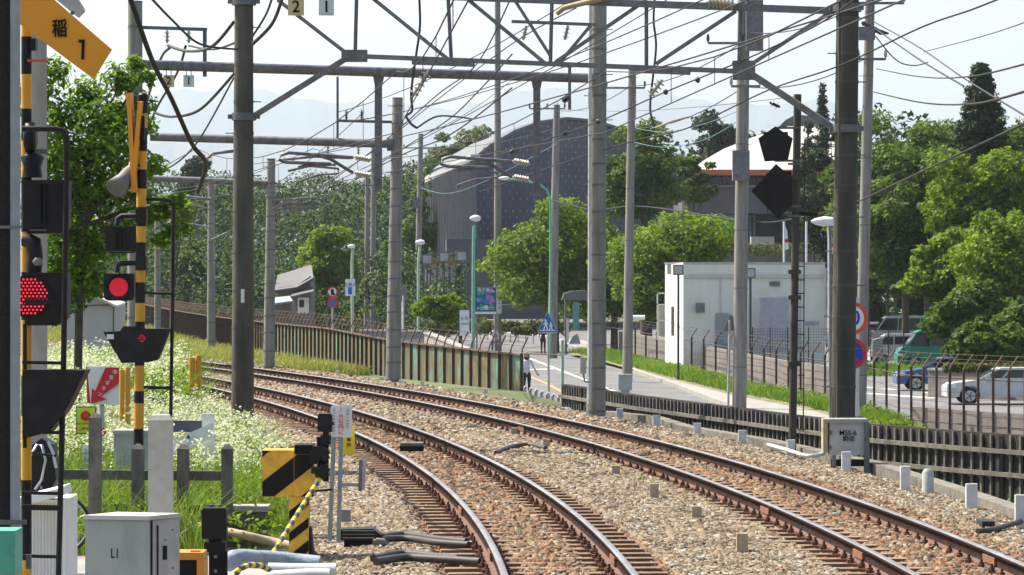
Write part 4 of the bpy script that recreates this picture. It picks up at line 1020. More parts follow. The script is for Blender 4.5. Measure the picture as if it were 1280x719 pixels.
c = W(37,370.5,Z-.1); disc(c, 27*k, 'black', .02, d=.012).build('lens', root); led_disc(c+FWD*.014, 23.5*k, root, .0215, .0056)
b = MB(); bx(31,374,83,380,Z-.125,.012,'sig_black',b); b.build('hood', root)
MB().lathe(W(30,172,Z), W(46,172,Z), [(0,.05),(.2,.09),(.8,.09),(1,.05)], 'black', 12).lathe(W(40,190,Z), W(40,222,Z), [(0,.03),(.2,.07),(.6,.05),(1,.06)], 'black', 10).build('bell', root)
MB().tube([W(33,300,Z-.02), W(42,303,Z-.05), W(44,320,Z-.05), W(42,341,Z-.03)], .045, 'sig_black', 8).build('lamp_arm', root)
MB().lathe(W(47,322,Z-.1), W(47,332,Z-.1), [(0,.015),(.5,.03),(1,.015)], 'galv', 8).build('bolt', root)
MB().tube([W(28,161,Z-.2), W(70,161,Z-.2), W(79,164,Z-.2), W(83,172,Z-.2), W(83,230,Z-.2), W(79,480,Z-.2), W(72,760,Z-.2)], .016, 'sig_black', 8).build('guard_tube', root)
for y, x1 in ((227,82),(453,79),(540,77),(616,75),(634,74),(695,72)): MB().bar(W(28,y,Z-.2), W(x1,y+1,Z-.2), .02, .018 if y != 634 else .03, 'sig_black').build('guard_rung', root)
MB().poly([W(28,462,Z-.25),W(107,463,Z-.25),W(84,510,Z-.25),W(62,540,Z-.25),W(28,549,Z-.25)], FWD, .25, 'sig_black').build('direction_indicator', root)
for px in (31,): MB().tube([W(px,405,Z-.2), W(px,560,Z-.2)], .012, 'sig_black', 6).build('guard_upright', root)

# --- grey conduit and dark pillar next to the train
Z = 15
A('pillar_dark', (.035,.033,.031), .95, c2=(.018,.017,.016), scale=60, bump=.6); A('pipe_grey', (.34,.34,.37), .6, c2=(.27,.27,.29), scale=9)
root = thing('concrete_pole', 'dark rough concrete pole hard against the picture edge with a pale pipe on it', 'concrete pole', (X(2,Z),Z,-.3))
MB().cyl((X(0,Z),Z,-.4), (X(0,Z),Z,H(-40,Z)), .075*1.0, 'pillar_dark', 20).build('shaft', root)
MB().tube([(X(21,Z),Z-.05,-.4), (X(21,Z),Z-.05,H(-40,Z))], 6.6*Z/FPX, 'pipe_grey', 14).build('pipe', root)
for y in (284, 653): MB().bar(W(-10,y,Z-.1), W(27,y,Z-.1), .01, .012 if y < 400 else .02, 'galv').build('strap', root)
MB().cyl(W(28,653,Z-.05), W(33,653,Z-.05), .01, 'galv', 8).build('pipe_clip', root); MB().box(W(36,702,Z), (.02,.03,.06), 'galv_dark').build('padlock', root)
Z = 13.5
root = thing('equipment_box', 'mint green steel box with orange base beside the pale pipe', 'equipment box', (X(5,Z),Z,-.2))
MB().box((X(2,Z),Z+.1,H(690,Z)-.02), (34*Z/FPX,.2,66*Z/FPX), 'green_box').build('body', root)
MB().box((X(2,Z),Z+.1,H(728,Z)), (35*Z/FPX,.21,18*Z/FPX), 'yellow').build('base_band', root)
MB().box(W(16,689,Z-.01), (.015,.02,.03), 'green_box').build('latch', root)
# --- white vending-like louvred box
Z = 22
root = thing('equipment_box', 'tall white ribbed cabinet with sloping lid behind the black guard frame', 'equipment box', (X(55,Z),Z,-.3))
b = MB().box((X(54,Z),Z+.3,(H(625,Z)-.3)/2), (56*Z/FPX,.6,H(625,Z)+.3), 'white')
for i in range(12): b.box((X(30+i*4.2,Z),Z-.003,(H(628,Z)-.3)/2), (.006,.008,H(630,Z)+.3), 'white_dull')
b.build('body', root); MB().bar(W(26,626,Z-.05), W(83,612,Z-.05), .5, .05, 'white').build('lid', root)
# --- L1 cabinet
Z = 26; k = Z/FPX
root = thing('control_cabinet', 'grey metal control cabinet marked L1 with a side coloured paler as if lit by the striped gate', 'cabinet', (X(164,Z),Z,-.3))
zt = H(650,Z); 
A_ = Vector((X(106,Z),Z+.02,0)); B_ = Vector((X(188,Z),Z-.08,0)); C_ = Vector((X(221,Z),Z+.22,0)); D_ = Vector((X(140,Z),Z+.36,0))
b = MB(); lo_ = Vector((0,0,-.4)); up_ = Vector((0,0,zt))
b.add([A_+lo_,B_+lo_,B_+up_,A_+up_], [(0,1,2,3)], 'cab_grey').add([B_+lo_,C_+lo_,C_+up_,B_+up_], [(0,1,2,3)], 'cab_light').add([C_+lo_,D_+lo_,D_+up_,C_+up_], [(0,1,2,3)], 'cab_light').add([D_+lo_,A_+lo_,A_+up_,D_+up_], [(0,1,2,3)], 'cab_light')  # side faces coloured paler than the front, as if catching more light
b.build('body', root)
ov = Vector((0,0,.004)); e = [A_+Vector((-.012,-.02,0)), B_+Vector((0,-.03,0)), C_+Vector((.012,0,0)), D_+Vector((0,.02,0))]
MB().add([v+up_+ov for v in e]+[v+up_+Vector((0,0,.034)) for v in e], [(4,5,6,7),(0,1,5,4),(1,2,6,5),(2,3,7,6),(3,0,4,7)], 'shed_grey').build('lid', root)
ex = (B_-A_).normalized(); n_ = Vector((ex.y,-ex.x,0))
text('L1', A_.lerp(B_, .47)+Vector((0,0,H(692,Z)))+n_*.006, 17*k, 'black_matt', 'lettering', root, ax=ex, sx=.7)
sx_ = (C_-B_).normalized(); ns = Vector((sx_.y,-sx_.x,0))
for t, y, w, h in ((.06,700,.018,.62),(.26,700,.014,.5),(.5,692,.045,.10)): 
    b = MB(); cc = B_.lerp(C_, t)+Vector((0,0,H(y,Z)))+ns*.004; b.bar(cc-Vector((0,0,h/2)), cc+Vector((0,0,h/2)), w, .006, 'black_matt', up=ns); b.build('door_seam' if t < .4 else 'door_handle', root)
for t, y in ((.75,664),(.75,712),(.5,676)): MB().cyl(B_.lerp(C_, t)+Vector((0,0,H(y,Z)))+ns*.002, B_.lerp(C_, t)+Vector((0,0,H(y,Z)))+ns*.01, .006, 'galv_dark', 8).build('bolt', root)
# --- big round topped concrete bollard
Z = 31; root = thing('concrete_bollard', 'thick pale concrete post with a chamfered top, tallest in front of the rail fence', 'bollard', (X(201,Z),Z,-.3)); k = Z/FPX
z1 = H(525,Z); z2 = H(518.5,Z); h_ = 15*k
MB().box((X(201,Z),Z,(z1-.4)/2), (2*h_,2*h_,z1+.4), 'concrete', rz=.05).box((X(201,Z),Z,(z1+z2)/2), (2*h_,2*h_,z2-z1), 'concrete', rz=.05, taper=.72).build('shaft', root)
for o in kids(root): pass
M['bollard'] = mat('bollard', (.50,.47,.41), .85, c2=(.40,.37,.31), scale=6, bump=.2); 
kids(root)[0].data.materials[0] = M['bollard']
# --- concrete rail fence
root = thing('concrete_fence', 'old grey concrete post and rail fence in front of the weeds', 'fence', (X(118,38),38,-.3))
A('old_concrete', (.155,.145,.125), .95, c2=(.075,.07,.06), scale=7, bump=.6, stretch=(1,1,.5))
for px, yt, yb, Zp, w in ((119,516,660,36,15),(172.5,555,660,38,15),(229,555,700,38,14.5),(284,555,700,38,14)):
    kq = Zp/FPX; x = X(px,Zp); z1 = H(yt+6,Zp); z2 = H(yt,Zp)
    MB().box((x,Zp,(z1-.45)/2), (w*kq,w*kq,z1+.45), 'old_concrete').box((x,Zp,(z1+z2)/2), (w*kq,w*kq,z2-z1), 'old_concrete', taper=.35).build('post', root)
for yy in (594, 636): MB().bar(W(60,yy-1,38.1), W(290,yy+1,38.1), .07, 12*38/FPX, 'old_concrete').build('rail', root)
# --- grey box behind
root = thing('equipment_box', 'low grey trackside box behind the striped signal post', 'equipment box', (X(164,42),42,-.3))
bx(142,543,185,608,42,.4,'cab_light').build('body', root); bx(141,538,186,543,42-.02,.44,'shed_grey').build('lid', root); bx(146,608,181,640,42.1,.3,'galv_dark').build('stand', root)
# --- white 4 board
root = thing('gradient_post', 'white post with a slanting white arm marked 4 among the weeds', 'gradient post', (X(260,44),44,-.3))
bx(252.5,517,268,625,44,.05,'white').build('post', root)
MB().poly([W(267,528,43.9),W(267,547,43.9),W(212,572,43.9),W(212,552,43.9)], FWD, .02, 'white').build('arm', root)
text('4', W(235.5,547,43.87), .085, 'black_matt', 'numeral', root, bold=.015, ax=Vector((.9,0,.42)), up=Vector((-.42,0,.9)))
MB().bar(W(210,533,44.3), W(256,533,44.3), .05, .14, 'cloth_grey').build('brace', root)
# --- emergency button sign
Z = 44; k = Z/FPX
root = thing('emergency_button_sign', 'white sign with a red arrow and white characters above the lime button box', 'sign', (X(124,Z),Z,-.3))
MB().tube([(X(127,Z),Z+.04,-.3), W(127,458,Z+.04)], .035, 'cab_light', 8).build('post', root)
MB().poly([W(109,458,Z),W(149,459,Z),W(149,506,Z),W(113,505,Z)], FWD, .02, 'white').build('sign_plate', root)
MB().poly([W(132,459.5,Z-.022),W(149,459.5,Z-.022),W(149,479,Z-.022),W(126,496,Z-.022),W(134,499,Z-.022),W(113.5,505,Z-.022),W(115,485,Z-.022),W(119,489,Z-.022)], FWD, .004, 'red').build('arrow', root)
for i, s in enumerate('非常ボタン'): text(s, W(143.8-i*4.7,465.5+i*6.8,Z-.028), 6.0*k, 'white', 'lettering', root, bold=.01)
MB().poly([W(107.5,458,Z),W(109,458,Z),W(113,505,Z),W(109,503,Z)], FWD, .06, 'red').build('sign_edge', root)
root = thing('emergency_button', 'lime green panel with a round red push button below the arrow sign', 'button box', W(106,540,43.5)); Z = 43.5
bx(95,508,120,543,Z+.01,.08,'galv').build('box', root); bx(96.5,510,118.5,541,Z-.01,.015,'lime').build('panel', root)
disc(W(107,520,Z-.012), 6.2*Z/FPX, 'red', .02, d=.02).build('button', root); disc(W(107,520,Z-.04), 2.4*Z/FPX, 'red_orange', .02, d=.02).build('button_cap', root)
text('非常押ボタン', W(107,536.5,Z-.014), .045, 'red', 'lettering', root, bold=.02); text('踏切で異常のとき', W(107,530,Z-.014), .03, 'red', 'lettering', root, bold=.01)
disc(W(128,540,Z), .045, 'red', .02).build('reflector', root)
o = bx(103,556,111,610,42.5,.02,'white').build('notice_strip'); tag(o, 'narrow white vertical notice between the fence and the lime button box', 'notice')
text('ふ\nみ\nき\nり', W(107,580,42.48), .09, 'deep_blue', 'lettering', o, bold=.01)
# --- yellow guard posts
def guard(px, yt, Z, w, label):
    root = thing('guard_post', label, 'guard post', (X(px,Z),Z,-.3)); k = Z/FPX
    MB().tube([(X(px-w*.28,Z),Z,-.3), W(px-w*.28,yt+3,Z), W(px-w*.26,yt+1,Z)], w*.26*k, 'yellow', 10).build('tube', root)
    MB().tube([(X(px+w*.28,Z),Z+.03,-.3), W(px+w*.28,yt+1,Z+.03), W(px+w*.3,yt-2,Z+.03)], w*.26*k, 'yellow', 10).build('tube', root)
guard(244, 446, 62, 15, 'pair of yellow guard tubes in the weeds close to the inner track')
guard(156, 461, 48, 13, 'yellow guard tubes just behind the red arrow sign')

# --- crossing gate machine with boom
Z = 36; k = Z/FPX
root = thing('crossing_gate', 'black and yellow striped crossing gate machine with a lowered striped boom', 'crossing gate', (X(370,Z),Z,-.2))
b = bx(327.5,563,368,621,Z,.42,'hazard_yellow'); b.build('counterweight_box', root)
b = bx(367.5,558,392,621,Z-.05,.40,'hazard_yellow'); b.build('machine_box', root); bx(368,556.5,391,568,Z-.07,.42,'black_matt').build('machine_lid', root)
def clip_stripe(x0, y0, x1, y1, a, c, Zf, root):
    """diagonal stripe: region a < (x + y) < c cut to the rectangle"""
    P_ = [(x0,y0),(x1,y0),(x1,y1),(x0,y1)]
    def clip(P, f):
        out = []
        for i in range(len(P)):
            p, q = P[i], P[(i+1)%len(P)]; fp, fq = f(p), f(q)
            if fp >= 0: out.append(p)
            if fp*fq < 0: t = fp/(fp-fq); out.append((p[0]+(q[0]-p[0])*t, p[1]+(q[1]-p[1])*t))
        return out
    P_ = clip(P_, lambda p: p[0]*.78+p[1]-a)
    if len(P_) >= 3: P_ = clip(P_, lambda p: c-(p[0]*.78+p[1]))
    if len(P_) >= 3: MB().poly([W(*p, Zf) for p in P_], FWD, .003, 'black_matt').build('warning_stripe', root)
for a, c in ((810,827),(858,888),(914,950)): clip_stripe(327.8,563.3,367.2,620.7,a,c,Z-.004,root); clip_stripe(367.8,568.5,391.7,620.7,a,c,Z-.054,root)
bx(361,621.3,386,704,Z-.02,.25,'hazard_yellow').build('stand', root)
for a, c in ((921,932),(948,960),(976,990)): clip_stripe(361.3,622,385.7,702,a,c,Z-.025,root)
MB().poly([W(384,660,Z),W(388,660,Z),W(391,690,Z),W(400,700,Z),W(412,706,Z),W(350,706,Z),W(356,700,Z),W(382,698,Z)], FWD, .3, 'cloth_dark').build('foot', root)
b = MB()
rq = random.Random(5)
for i in range(16): b.box(W(400+rq.uniform(-9,12), 580+rq.uniform(-20,17), Z-.1-rq.uniform(0,.12)), (rq.uniform(.03,.1),rq.uniform(.04,.1),rq.uniform(.04,.12)), 'black', rot=Matrix.Rotation(rq.uniform(-1,1),3,'Y'))
b.box(W(402,565,Z-.1),(.09,.1,.3),'black_matt'); b.build('drive_unit', root)
MB().tube([W(390,614,Z-.08), W(416,612,Z-.08)], .012, 'black', 6).build('link_rod', root)
p0 = W(399,599,Z-.2); p1 = W(331,708,Z-1.6); n = 22
for i in range(n): MB().cyl(p0.lerp(p1, i/n), p0.lerp(p1, (i+1)/n), .024, 'bright_yellow' if i % 2 == 0 else 'cloth_grey', 10).build('boom_band', root)
# --- head on post (camera-like detector)
def detector(label, px0, py0, px1, py1, Z, ybase, pw):
    root = thing('obstacle_detector', label, 'detector', (X((px0+px1)/2,Z),Z,-.3))
    bx(px0,py0,px1,py1,Z,.14,'black').build('head', root); bx(px0+1.5,py0-1.5,px1-1.5,py0,Z+.01,.12,'black_matt').build('hood', root)
    cx = (px0+px1)/2+1; bx(cx-pw/2,py1,cx+pw/2,ybase,Z+.03,.08,'black_matt').build('post', root)
    bx(cx-pw*.9,py1+4,cx+pw*.9,py1+16,Z+.02,.1,'black').build('bracket', root)
    MB().cyl(W(px1,(py0+py1)/2,Z+.05), W(px1+3,(py0+py1)/2,Z+.05), .015, 'black', 8).build('knob', root)
    for yy in (py1+22, py1+40): MB().cyl(W(cx+1,yy,Z+.03), W(cx+1,yy,Z+.01), .014, 'galv', 8).build('bolt', root)
detector('black detector head on a thin black post above the gate machine', 397, 519, 415, 540, 35.8, 602, 7)
detector('bigger black detector head on a post between the cabinet and the blue grey wrap', 252, 637, 283, 674, 28, 760, 15)
bx(266,688,284,750,28.1,.06,'black').build('detector_side_plate'); tag(bpy.data.objects['detector_side_plate'],'black plate with a round bolt beside the bigger detector post','bracket plate')
# --- notice posts
Z = 38; k = Z/FPX
root = thing('warning_sign', 'white sign with a red column of characters on two grey posts beside the inner track', 'sign', (X(420,Z),Z,-.3))
for px, pb in ((417.5,412),(426.5,423)): MB().bar(W(px,544,Z+.03), W(pb,679,Z+.03), .045, .03, 'cab_grey', up=(0,1,0)).build('post', root)
pts = [W(415,507,Z),W(438,506,Z),W(440,508,Z),W(440,545,Z),W(438,547,Z),W(415,546,Z),W(413.5,544,Z),W(413.5,509,Z)]
MB().poly(pts, FWD, .012, 'white').build('sign_plate', root)
for i, s in enumerate('1m以内に'): text(s, W(426,512.5+i*7,Z-.016), 7.2*k, 'red', 'lettering', root, bold=.012)
for i, s in enumerate('このポールから'): text(s, W(434.5,510.5+i*3.9,Z-.016), 3.9*k, 'black_matt', 'lettering', root, bold=.006)
for i, s in enumerate('立入らないで下さい'): text(s, W(417.5,512.5+i*3.8,Z-.016), 3.6*k, 'black_matt', 'lettering', root, bold=.006)
MB().bar(W(422,606,Z), W(452,606,Z), .03, .035, 'cab_grey').bar(W(451,575,Z), W(450,614,Z), .035, .05, 'galv', up=(0,1,0)).bar(W(456,574,Z), W(454,613,Z), .035, .03, 'cab_light', up=(0,1,0)).build('side_bracket', root)
bx(408,677,435,697,Z-.06,.2,'concrete').build('footing', root)
root = thing('warning_sign', 'small yellow sign with black characters behind the white one', 'sign', W(434,550,Z+.1))
bx(425,533,443.5,568.5,Z+.1,.01,'bright_yellow').build('sign_plate', root)
for i, s in enumerate('検車線'): text(s, W(436,543+i*7,Z+.085), 5.5*k, 'black_matt', 'lettering', root, bold=.02)
bx(426,637,438,662,41,.12,'concrete').build('concrete_stub'); tag(bpy.data.objects['concrete_stub'],'pale concrete stub right behind the two grey sign posts','concrete block')
# --- black cable box and hoses
Z = 37
root = thing('cable_box', 'low black rubber cable box with looping hoses beside the sign footing', 'cable box', (X(450,Z),Z,-.25))
MB().poly([W(426,662,Z),W(466,661,Z),W(480,672,Z),W(478,676,Z),W(426,676,Z)], FWD, .3, 'black').build('lid', root)
bx(430,676,474,690,Z,.25,'black_matt').build('body', root)
for i, (a, c) in enumerate(((663.5,'cab_grey'),(668,'hose_grey'),(672.5,'cab_grey'))): MB().bar(W(428,a,Z-.31), W(468,a,Z-.31), .006, .006, c).build('rib', root)
for pts, r in (([gp(478,671,-.12),gp(505,668),gp(540,673),gp(583,677)], .035),([gp(480,674),gp(510,673),gp(545,678),gp(586,681)], .035),([gp(467,698),gp(500,692),gp(530,694),gp(572,699)], .038),([gp(470,702),gp(505,697),gp(535,698),gp(600,702)], .038)):
    hose('ground_hose', [(a_, b_, c_*.993) for a_, b_, c_ in pts], r, 'hose', 'dark hose from the black cable box, '+('upper pair, thinner bend' if pts[0][1] == 671 else 'upper pair, hugging its twin' if pts[0][1] == 674 else 'lower pair, farther' if pts[0][1] == 698 else 'lower pair, nearer'))
for o in [q for q in bpy.data.objects if q.name.startswith('ground_hose')]: o['group'] = 'dark hoses at the cable box'
for k2, pts in enumerate(([(470,676,36.8),(482,678,36.8),(484,688,36.8),(474,698,36.8),(462,700,36.8)],[(466,677,36.8),(476,680,36.8),(476,690,36.8),(468,698,36.8)],[(452,684,36.8),(458,692,36.8),(452,700,36.8)],[(443,686,36.8),(438,692,36.8),(446,699,36.8),(450,692,36.8)])):
    hose('loose_loop', pts, .03 if k2 < 2 else .014, 'hose_grey' if k2 < 2 else 'hose', ['outer fat loop of hose under the cable box','inner fat loop of hose under the cable box','thin black loop below the cable box','thin curled cable tail in the weeds'][k2])
MB().box(Vector((X(595,37.2),37.2,-.19)),(.2,.14,.06),'tan_post').build('timber_block'); tag(bpy.data.objects['timber_block'],'tan timber block at the end of the upper hoses','timber block')
# --- orange toolbox, pipes, slab, wrap
root = thing('orange_case', 'orange and black plastic case wedged behind the L1 cabinet', 'case', (X(240,27.2),27.2,-.2)); Z = 27.2
bx(215,700,252,740,Z,.3,'black_matt').build('body', root); bx(214,691,254,700,Z-.02,.34,'orange_plastic').build('lid', root); bx(246,700,255,745,Z-.03,.36,'orange_plastic').build('end_panel', root); bx(238,688,250,692,Z+.05,.06,'orange_plastic').build('handle', root)
A('wrap', (.30,.34,.40), .7, c2=(.20,.23,.27), scale=5, bump=.4)
hose('wrapped_pipe', [(284,704,30),(296,698,30),(318,699,30.5),(350,701,31),(400,706,31)], .08, 'wrap', 'fat pipe in blue grey wrapping lying beside the detector post', 'pipe')
hose('white_pipe', [(335,712,29),(380,713,29),(420,713,29)], .055, 'mark_white', 'short white plastic pipe at the bottom below the gate', 'pipe')
hose('white_pipe', [(335,722,28),(380,719,28),(412,719,28)], .05, 'mark_white', 'second white pipe half out of the picture below the gate', 'pipe')
P_ = [W(*p) for p in ((292,722,27),(300,711,27),(312,706,27.2),(326,707,27.5),(336,712,27.8))]
root = thing('striped_hose', 'yellow and grey banded hose curling at the end of the boom', 'hose', P_[0])
for i in range(len(P_)-1):
    for j in range(3): MB().cyl(P_[i].lerp(P_[i+1], j/3), P_[i].lerp(P_[i+1], (j+1)/3), .022, 'bright_yellow' if (i*3+j) % 2 == 0 else 'cloth_grey', 10).build('hose_band', root)
root = thing('concrete_trough', 'weathered concrete trough block beyond the last fence post', 'concrete block', (X(316,38),38,-.3))
bx(290,640,333,690,38,.3,'old_concrete').build('block', root); bx(288,633,335,640,38-.03,.4,'concrete').build('cover', root)
hose('ground_pipe', [(235,657,37.5),(262,660,37.3),(300,668,37),(340,677,37),(372,684,36.8)], .045, 'tan_post', 'buff pipe lying on the ground behind the detector', 'pipe')
sheet('crossing_pavement', [(-7,18,-.22),(-2.1,18,-.22),(-2.0,36,-.22),(-7,36,-.22)], 'paving')
# --- bicycle wheel peeking out
def wheel(c, r, root, axis=Vector((0,1,0)), nm='wheel'):
    a = Vector(axis).normalized(); u = Vector((0,0,1)); v = a.cross(u).normalized()
    pts = [Vector(c)+(u*math.cos(t)+v*math.sin(t))*r for t in np.linspace(0, 2*math.pi, 29)]
    w = MB().tube(pts, r*.055, 'tyre', 6, caps=False).build(nm, root)
    MB().tube([Vector(c)+(p-Vector(c))*.93 for p in pts], r*.025, 'rim', 5, caps=False).build('rim', w)
    b = MB()
    for t in np.linspace(0, 2*math.pi, 17)[:-1]: b.tube([c, Vector(c)+(u*math.cos(t)+v*math.sin(t))*r*.92], .0022, 'rim', 3, caps=False)
    b.cyl(Vector(c)-a*.04, Vector(c)+a*.04, .02, 'rim', 8); b.build('spokes', w)
Z = 30; root = thing('bicycle', 'parked bicycle with only its wheel showing past the white ribbed cabinet', 'bicycle', (X(80,Z),Z,-.22))
wheel(W(76,656,Z), .24*1.0, root); wheel(W(-60,656,Z), .24, root)
MB().tube([W(76,656,Z), W(64,590,Z)], .015, 'black', 8).tube([W(64,600,Z), W(10,600,Z)], .018, 'black', 8).tube([W(64,600,Z), W(0,656,Z)], .018, 'black', 8).build('frame', root)
MB().tube([W(45,560,Z-.2), W(60,578,Z), W(72,560,Z+.2)], .012, 'black', 8).build('handlebar', root)
# dark tangle: motor scooter front behind
Z = 27; root = thing('motor_scooter', 'dark scooter front with a windscreen seen through the black guard frame', 'scooter', (X(50,Z),Z,-.22))
MB().poly([W(35,560,Z),W(52,548,Z),W(66,556,Z),(W(70,600,Z)),W(58,622,Z),W(36,616,Z)], FWD, .25, 'black').build('front_panel', root)
MB().tube([W(38,570,Z-.1), W(46,556,Z-.1), W(52,556,Z-.1), W(57,575,Z-.1), W(52,600,Z-.1), W(44,612,Z-.1)], .01, 'rim', 8).build('screen_frame', root)
MB().tube([W(60,552,Z-.1), W(66,566,Z-.1), W(70,585,Z-.1)], .012, 'rim', 8).build('mirror_stalk', root)
MB().tube([W(30,565,Z-.1), W(70,570,Z-.1)], .012, 'black', 8).build('handlebar', root)
wheel(W(50,640,Z), .2, root, axis=Vector((1,.3,0)))
# concrete mast behind near signal
root = pole('concrete_pole', 'square pale concrete pole behind the near crossing signal', 'concrete pole', 46, 34, -30, 27, 25, 'concrete', 5, bolts=False)
# security camera top left
root = thing('security_camera', 'pale grey camera housing above the orange cross board', 'camera', W(86,5,22)); Z = 22
MB().poly([W(66,-4,Z),W(90,-12,Z),W(103,9,Z),W(104,13,Z),W(96,21,Z),W(84,11,Z)], FWD, .12, 'cab_light').build('housing', root)
disc(W(91,16.5,Z-.13), .012, 'glass_dark', .01, d=.02).build('lens', root); MB().tube([W(70,-4,Z+.05), W(40,-20,Z+.05)], .02, 'cab_light', 8).build('bracket', root)
# planters / white rails by the woman
root = thing('guard_rail', 'row of low white curved guard hoops on the street behind the blue triangle sign', 'guard rail', G(620,425))
for i in range(11):
    p = G(600+i*9.5, 425+i*.8); MB().tube([p, p+Vector((0,0,.72))], .05, 'white_dull', 6).build('post', root)
MB().tube([G(596,424.5)+Vector((0,0,.62)), G(700,434)+Vector((0,0,.62))], .035, 'white_dull', 6).build('rail', root)
for i in range(7):
    px = 656+i*7; Zf = 92; p = Vector((X(px,Zf),Zf,-.9)); b = MB().tube([p, p+Vector((0,0,.60-.04*i)), p+Vector((.04,-.02,.66-.04*i))], .045, 'mark_white', 8)
    tag(b.build('white_bollard'), 'low white curved post in the cluster at the end of the panel fence', 'bollard', 'cluster of low white posts')
# ================================================================== MUSEUM
A('museum_blue', (.085,.085,.19), .45, c2=(.055,.055,.14), scale=.5, spec=.5)
A('museum_mark', (.23,.23,.36), .5)
root = thing('museum', 'large museum with arched dark blue patterned wall, ribbed side wall and grey base', 'museum', (X(587,300),300,ZR))
def WM(px, py): t = (px-587)/(880-587); return W(px, py, 1/((1-t)/300+t/330))
arch = [(587,199),(610,181),(640,164),(670,153),(705,148),(740,151),(775,162),(810,182),(845,207),(880,232)]
fr = [WM(587,345)]+[WM(*p) for p in arch]+[WM(880,345)]
nM = Vector((WM(880,300).y-WM(587,300).y, -(WM(880,300).x-WM(587,300).x), 0)).normalized()
SD = (W(587,345,300)-W(531,345,342)).normalized(); SD.z = 0
SDf = SD
b = MB(); BK = -(W(587,345,300)-W(531,345,342)).normalized()*34.2; BK.z = 0; UP = Vector((0,0,.12))
for i in range(len(arch)-1):
    p, q = WM(*arch[i])+UP, WM(*arch[i+1])+UP; b.add([p, q, q+BK, p+BK], [(0,1,2,3)], 'museum_grey')
b.build('roof', root)
b = MB()
for i in range(len(arch)-1): b.bar(WM(*arch[i])+nM*.1, WM(*arch[i+1])+nM*.1, .5, .22, 'museum_grey')
b.build('roof_edge', root)
def pattern_material(ex, period, c0, c1):
    m = mat('museum_tiles', c0, .4, c2=tuple(v*.62 for v in c0), scale=.35, spec=.5); n = m.node_tree.nodes; l = m.node_tree.links; b = n['Principled BSDF']
    base = b.inputs['Base Color'].links[0].from_socket; tc = n.new('ShaderNodeTexCoord')
    def mth(op, a, c=None):
        q = n.new('ShaderNodeMath'); q.operation = op
        for k_, v_ in enumerate((a, c)):
            if v_ is None: continue
            if isinstance(v_, (int, float)): q.inputs[k_].default_value = v_
            else: l.new(v_, q.inputs[k_])
        return q.outputs[0]
    dt = n.new('ShaderNodeVectorMath'); dt.operation = 'DOT_PRODUCT'; dt.inputs[1].default_value = ex; l.new(tc.outputs['Object'], dt.inputs[0]); u = dt.outputs['Value']
    sp = n.new('ShaderNodeSeparateXYZ'); l.new(tc.outputs['Object'], sp.inputs[0]); z = sp.outputs['Z']
    f = lambda a: mth('ABSOLUTE', mth('SUBTRACT', mth('FRACT', a), .5))
    a = f(mth('DIVIDE', mth('ADD', u, z), period)); c = f(mth('DIVIDE', mth('SUBTRACT', u, z), period))
    dm = mth('LESS_THAN', mth('MAXIMUM', a, c), .115)
    nz = n.new('ShaderNodeTexNoise'); nz.inputs['Scale'].default_value = .9; l.new(tc.outputs['Object'], nz.inputs['Vector']); k = mth('MULTIPLY', dm, mth('GREATER_THAN', nz.outputs[0], .38))
    jn = mth('MAXIMUM', mth('LESS_THAN', mth('FRACT', mth('DIVIDE', u, 2.2)), .03), mth('LESS_THAN', mth('FRACT', mth('DIVIDE', z, 1.5)), .045))
    m1 = n.new('ShaderNodeMixRGB'); l.new(k, m1.inputs[0]); l.new(base, m1.inputs[1]); m1.inputs[2].default_value = (*c1, 1)
    m2 = n.new('ShaderNodeMixRGB'); l.new(jn, m2.inputs[0]); l.new(m1.outputs[0], m2.inputs[1]); m2.inputs[2].default_value = tuple(v*.45 for v in c0)+(1,)
    l.new(m2.outputs[0], b.inputs['Base Color']); return m
M['museum_tiles'] = pattern_material(Vector((-nM.y, nM.x, 0)), 1.05, (.055,.056,.100), (.19,.19,.27))

MB().poly(fr, SDf, 34, 'museum_tiles').build('patterned_wall', root)
# ribbed lit side
sA = W(587,345,300); sB = W(531,345,342)
def WS(px, py): t = (587-px)/(587-531); return W(px, py, 1/((1-t)/300+t/342))
nS = Vector((-(sA.y-sB.y), (sA.x-sB.x), 0)).normalized(); nS = nS if nS.y < 0 else -nS
MB().poly([WS(531,345),WS(587,345),WS(587,202),WS(531,228)], nS, .6, 'museum_grey').build('side_wall', root)
b = MB()
for i in range(28): px = 532+i*2; b.bar(WS(px,344)+nS*.06, WS(px,np.interp(px,[531,587],[229,204]))+nS*.06, .10, .10, 'museum_grey', up=nS)
b.build('wall_ribs', root)
MB().poly([WS(531,228),WS(588,201),WS(588,193),WS(531,221)], nS, .8, 'white_dull').build('sloping_roof_edge', root)
MB().poly([WM(560,300)+Vector((0,-6,0)),WM(735,300)+Vector((0,-6,0)),WM(735,398)+Vector((0,-6,0)),WM(560,398)+Vector((0,-6,0))], SD, 1, 'museum_base').build('base_wall', root)
MB().bar(W(600,386,288), W(735,380,296), .6, .5, 'museum_dark').build('plinth', root)
for i in range(7): px = 531+i*8; bx(px,330,px+5.5,390,282+i*.4,.6,'cab_light').build('pilaster', root)
bx(529,322,585,330,281.5,1,'rust').build('copper_band', root)
bx(528,332,588,391,284,1.5,'museum_base').build('recess_wall', root)
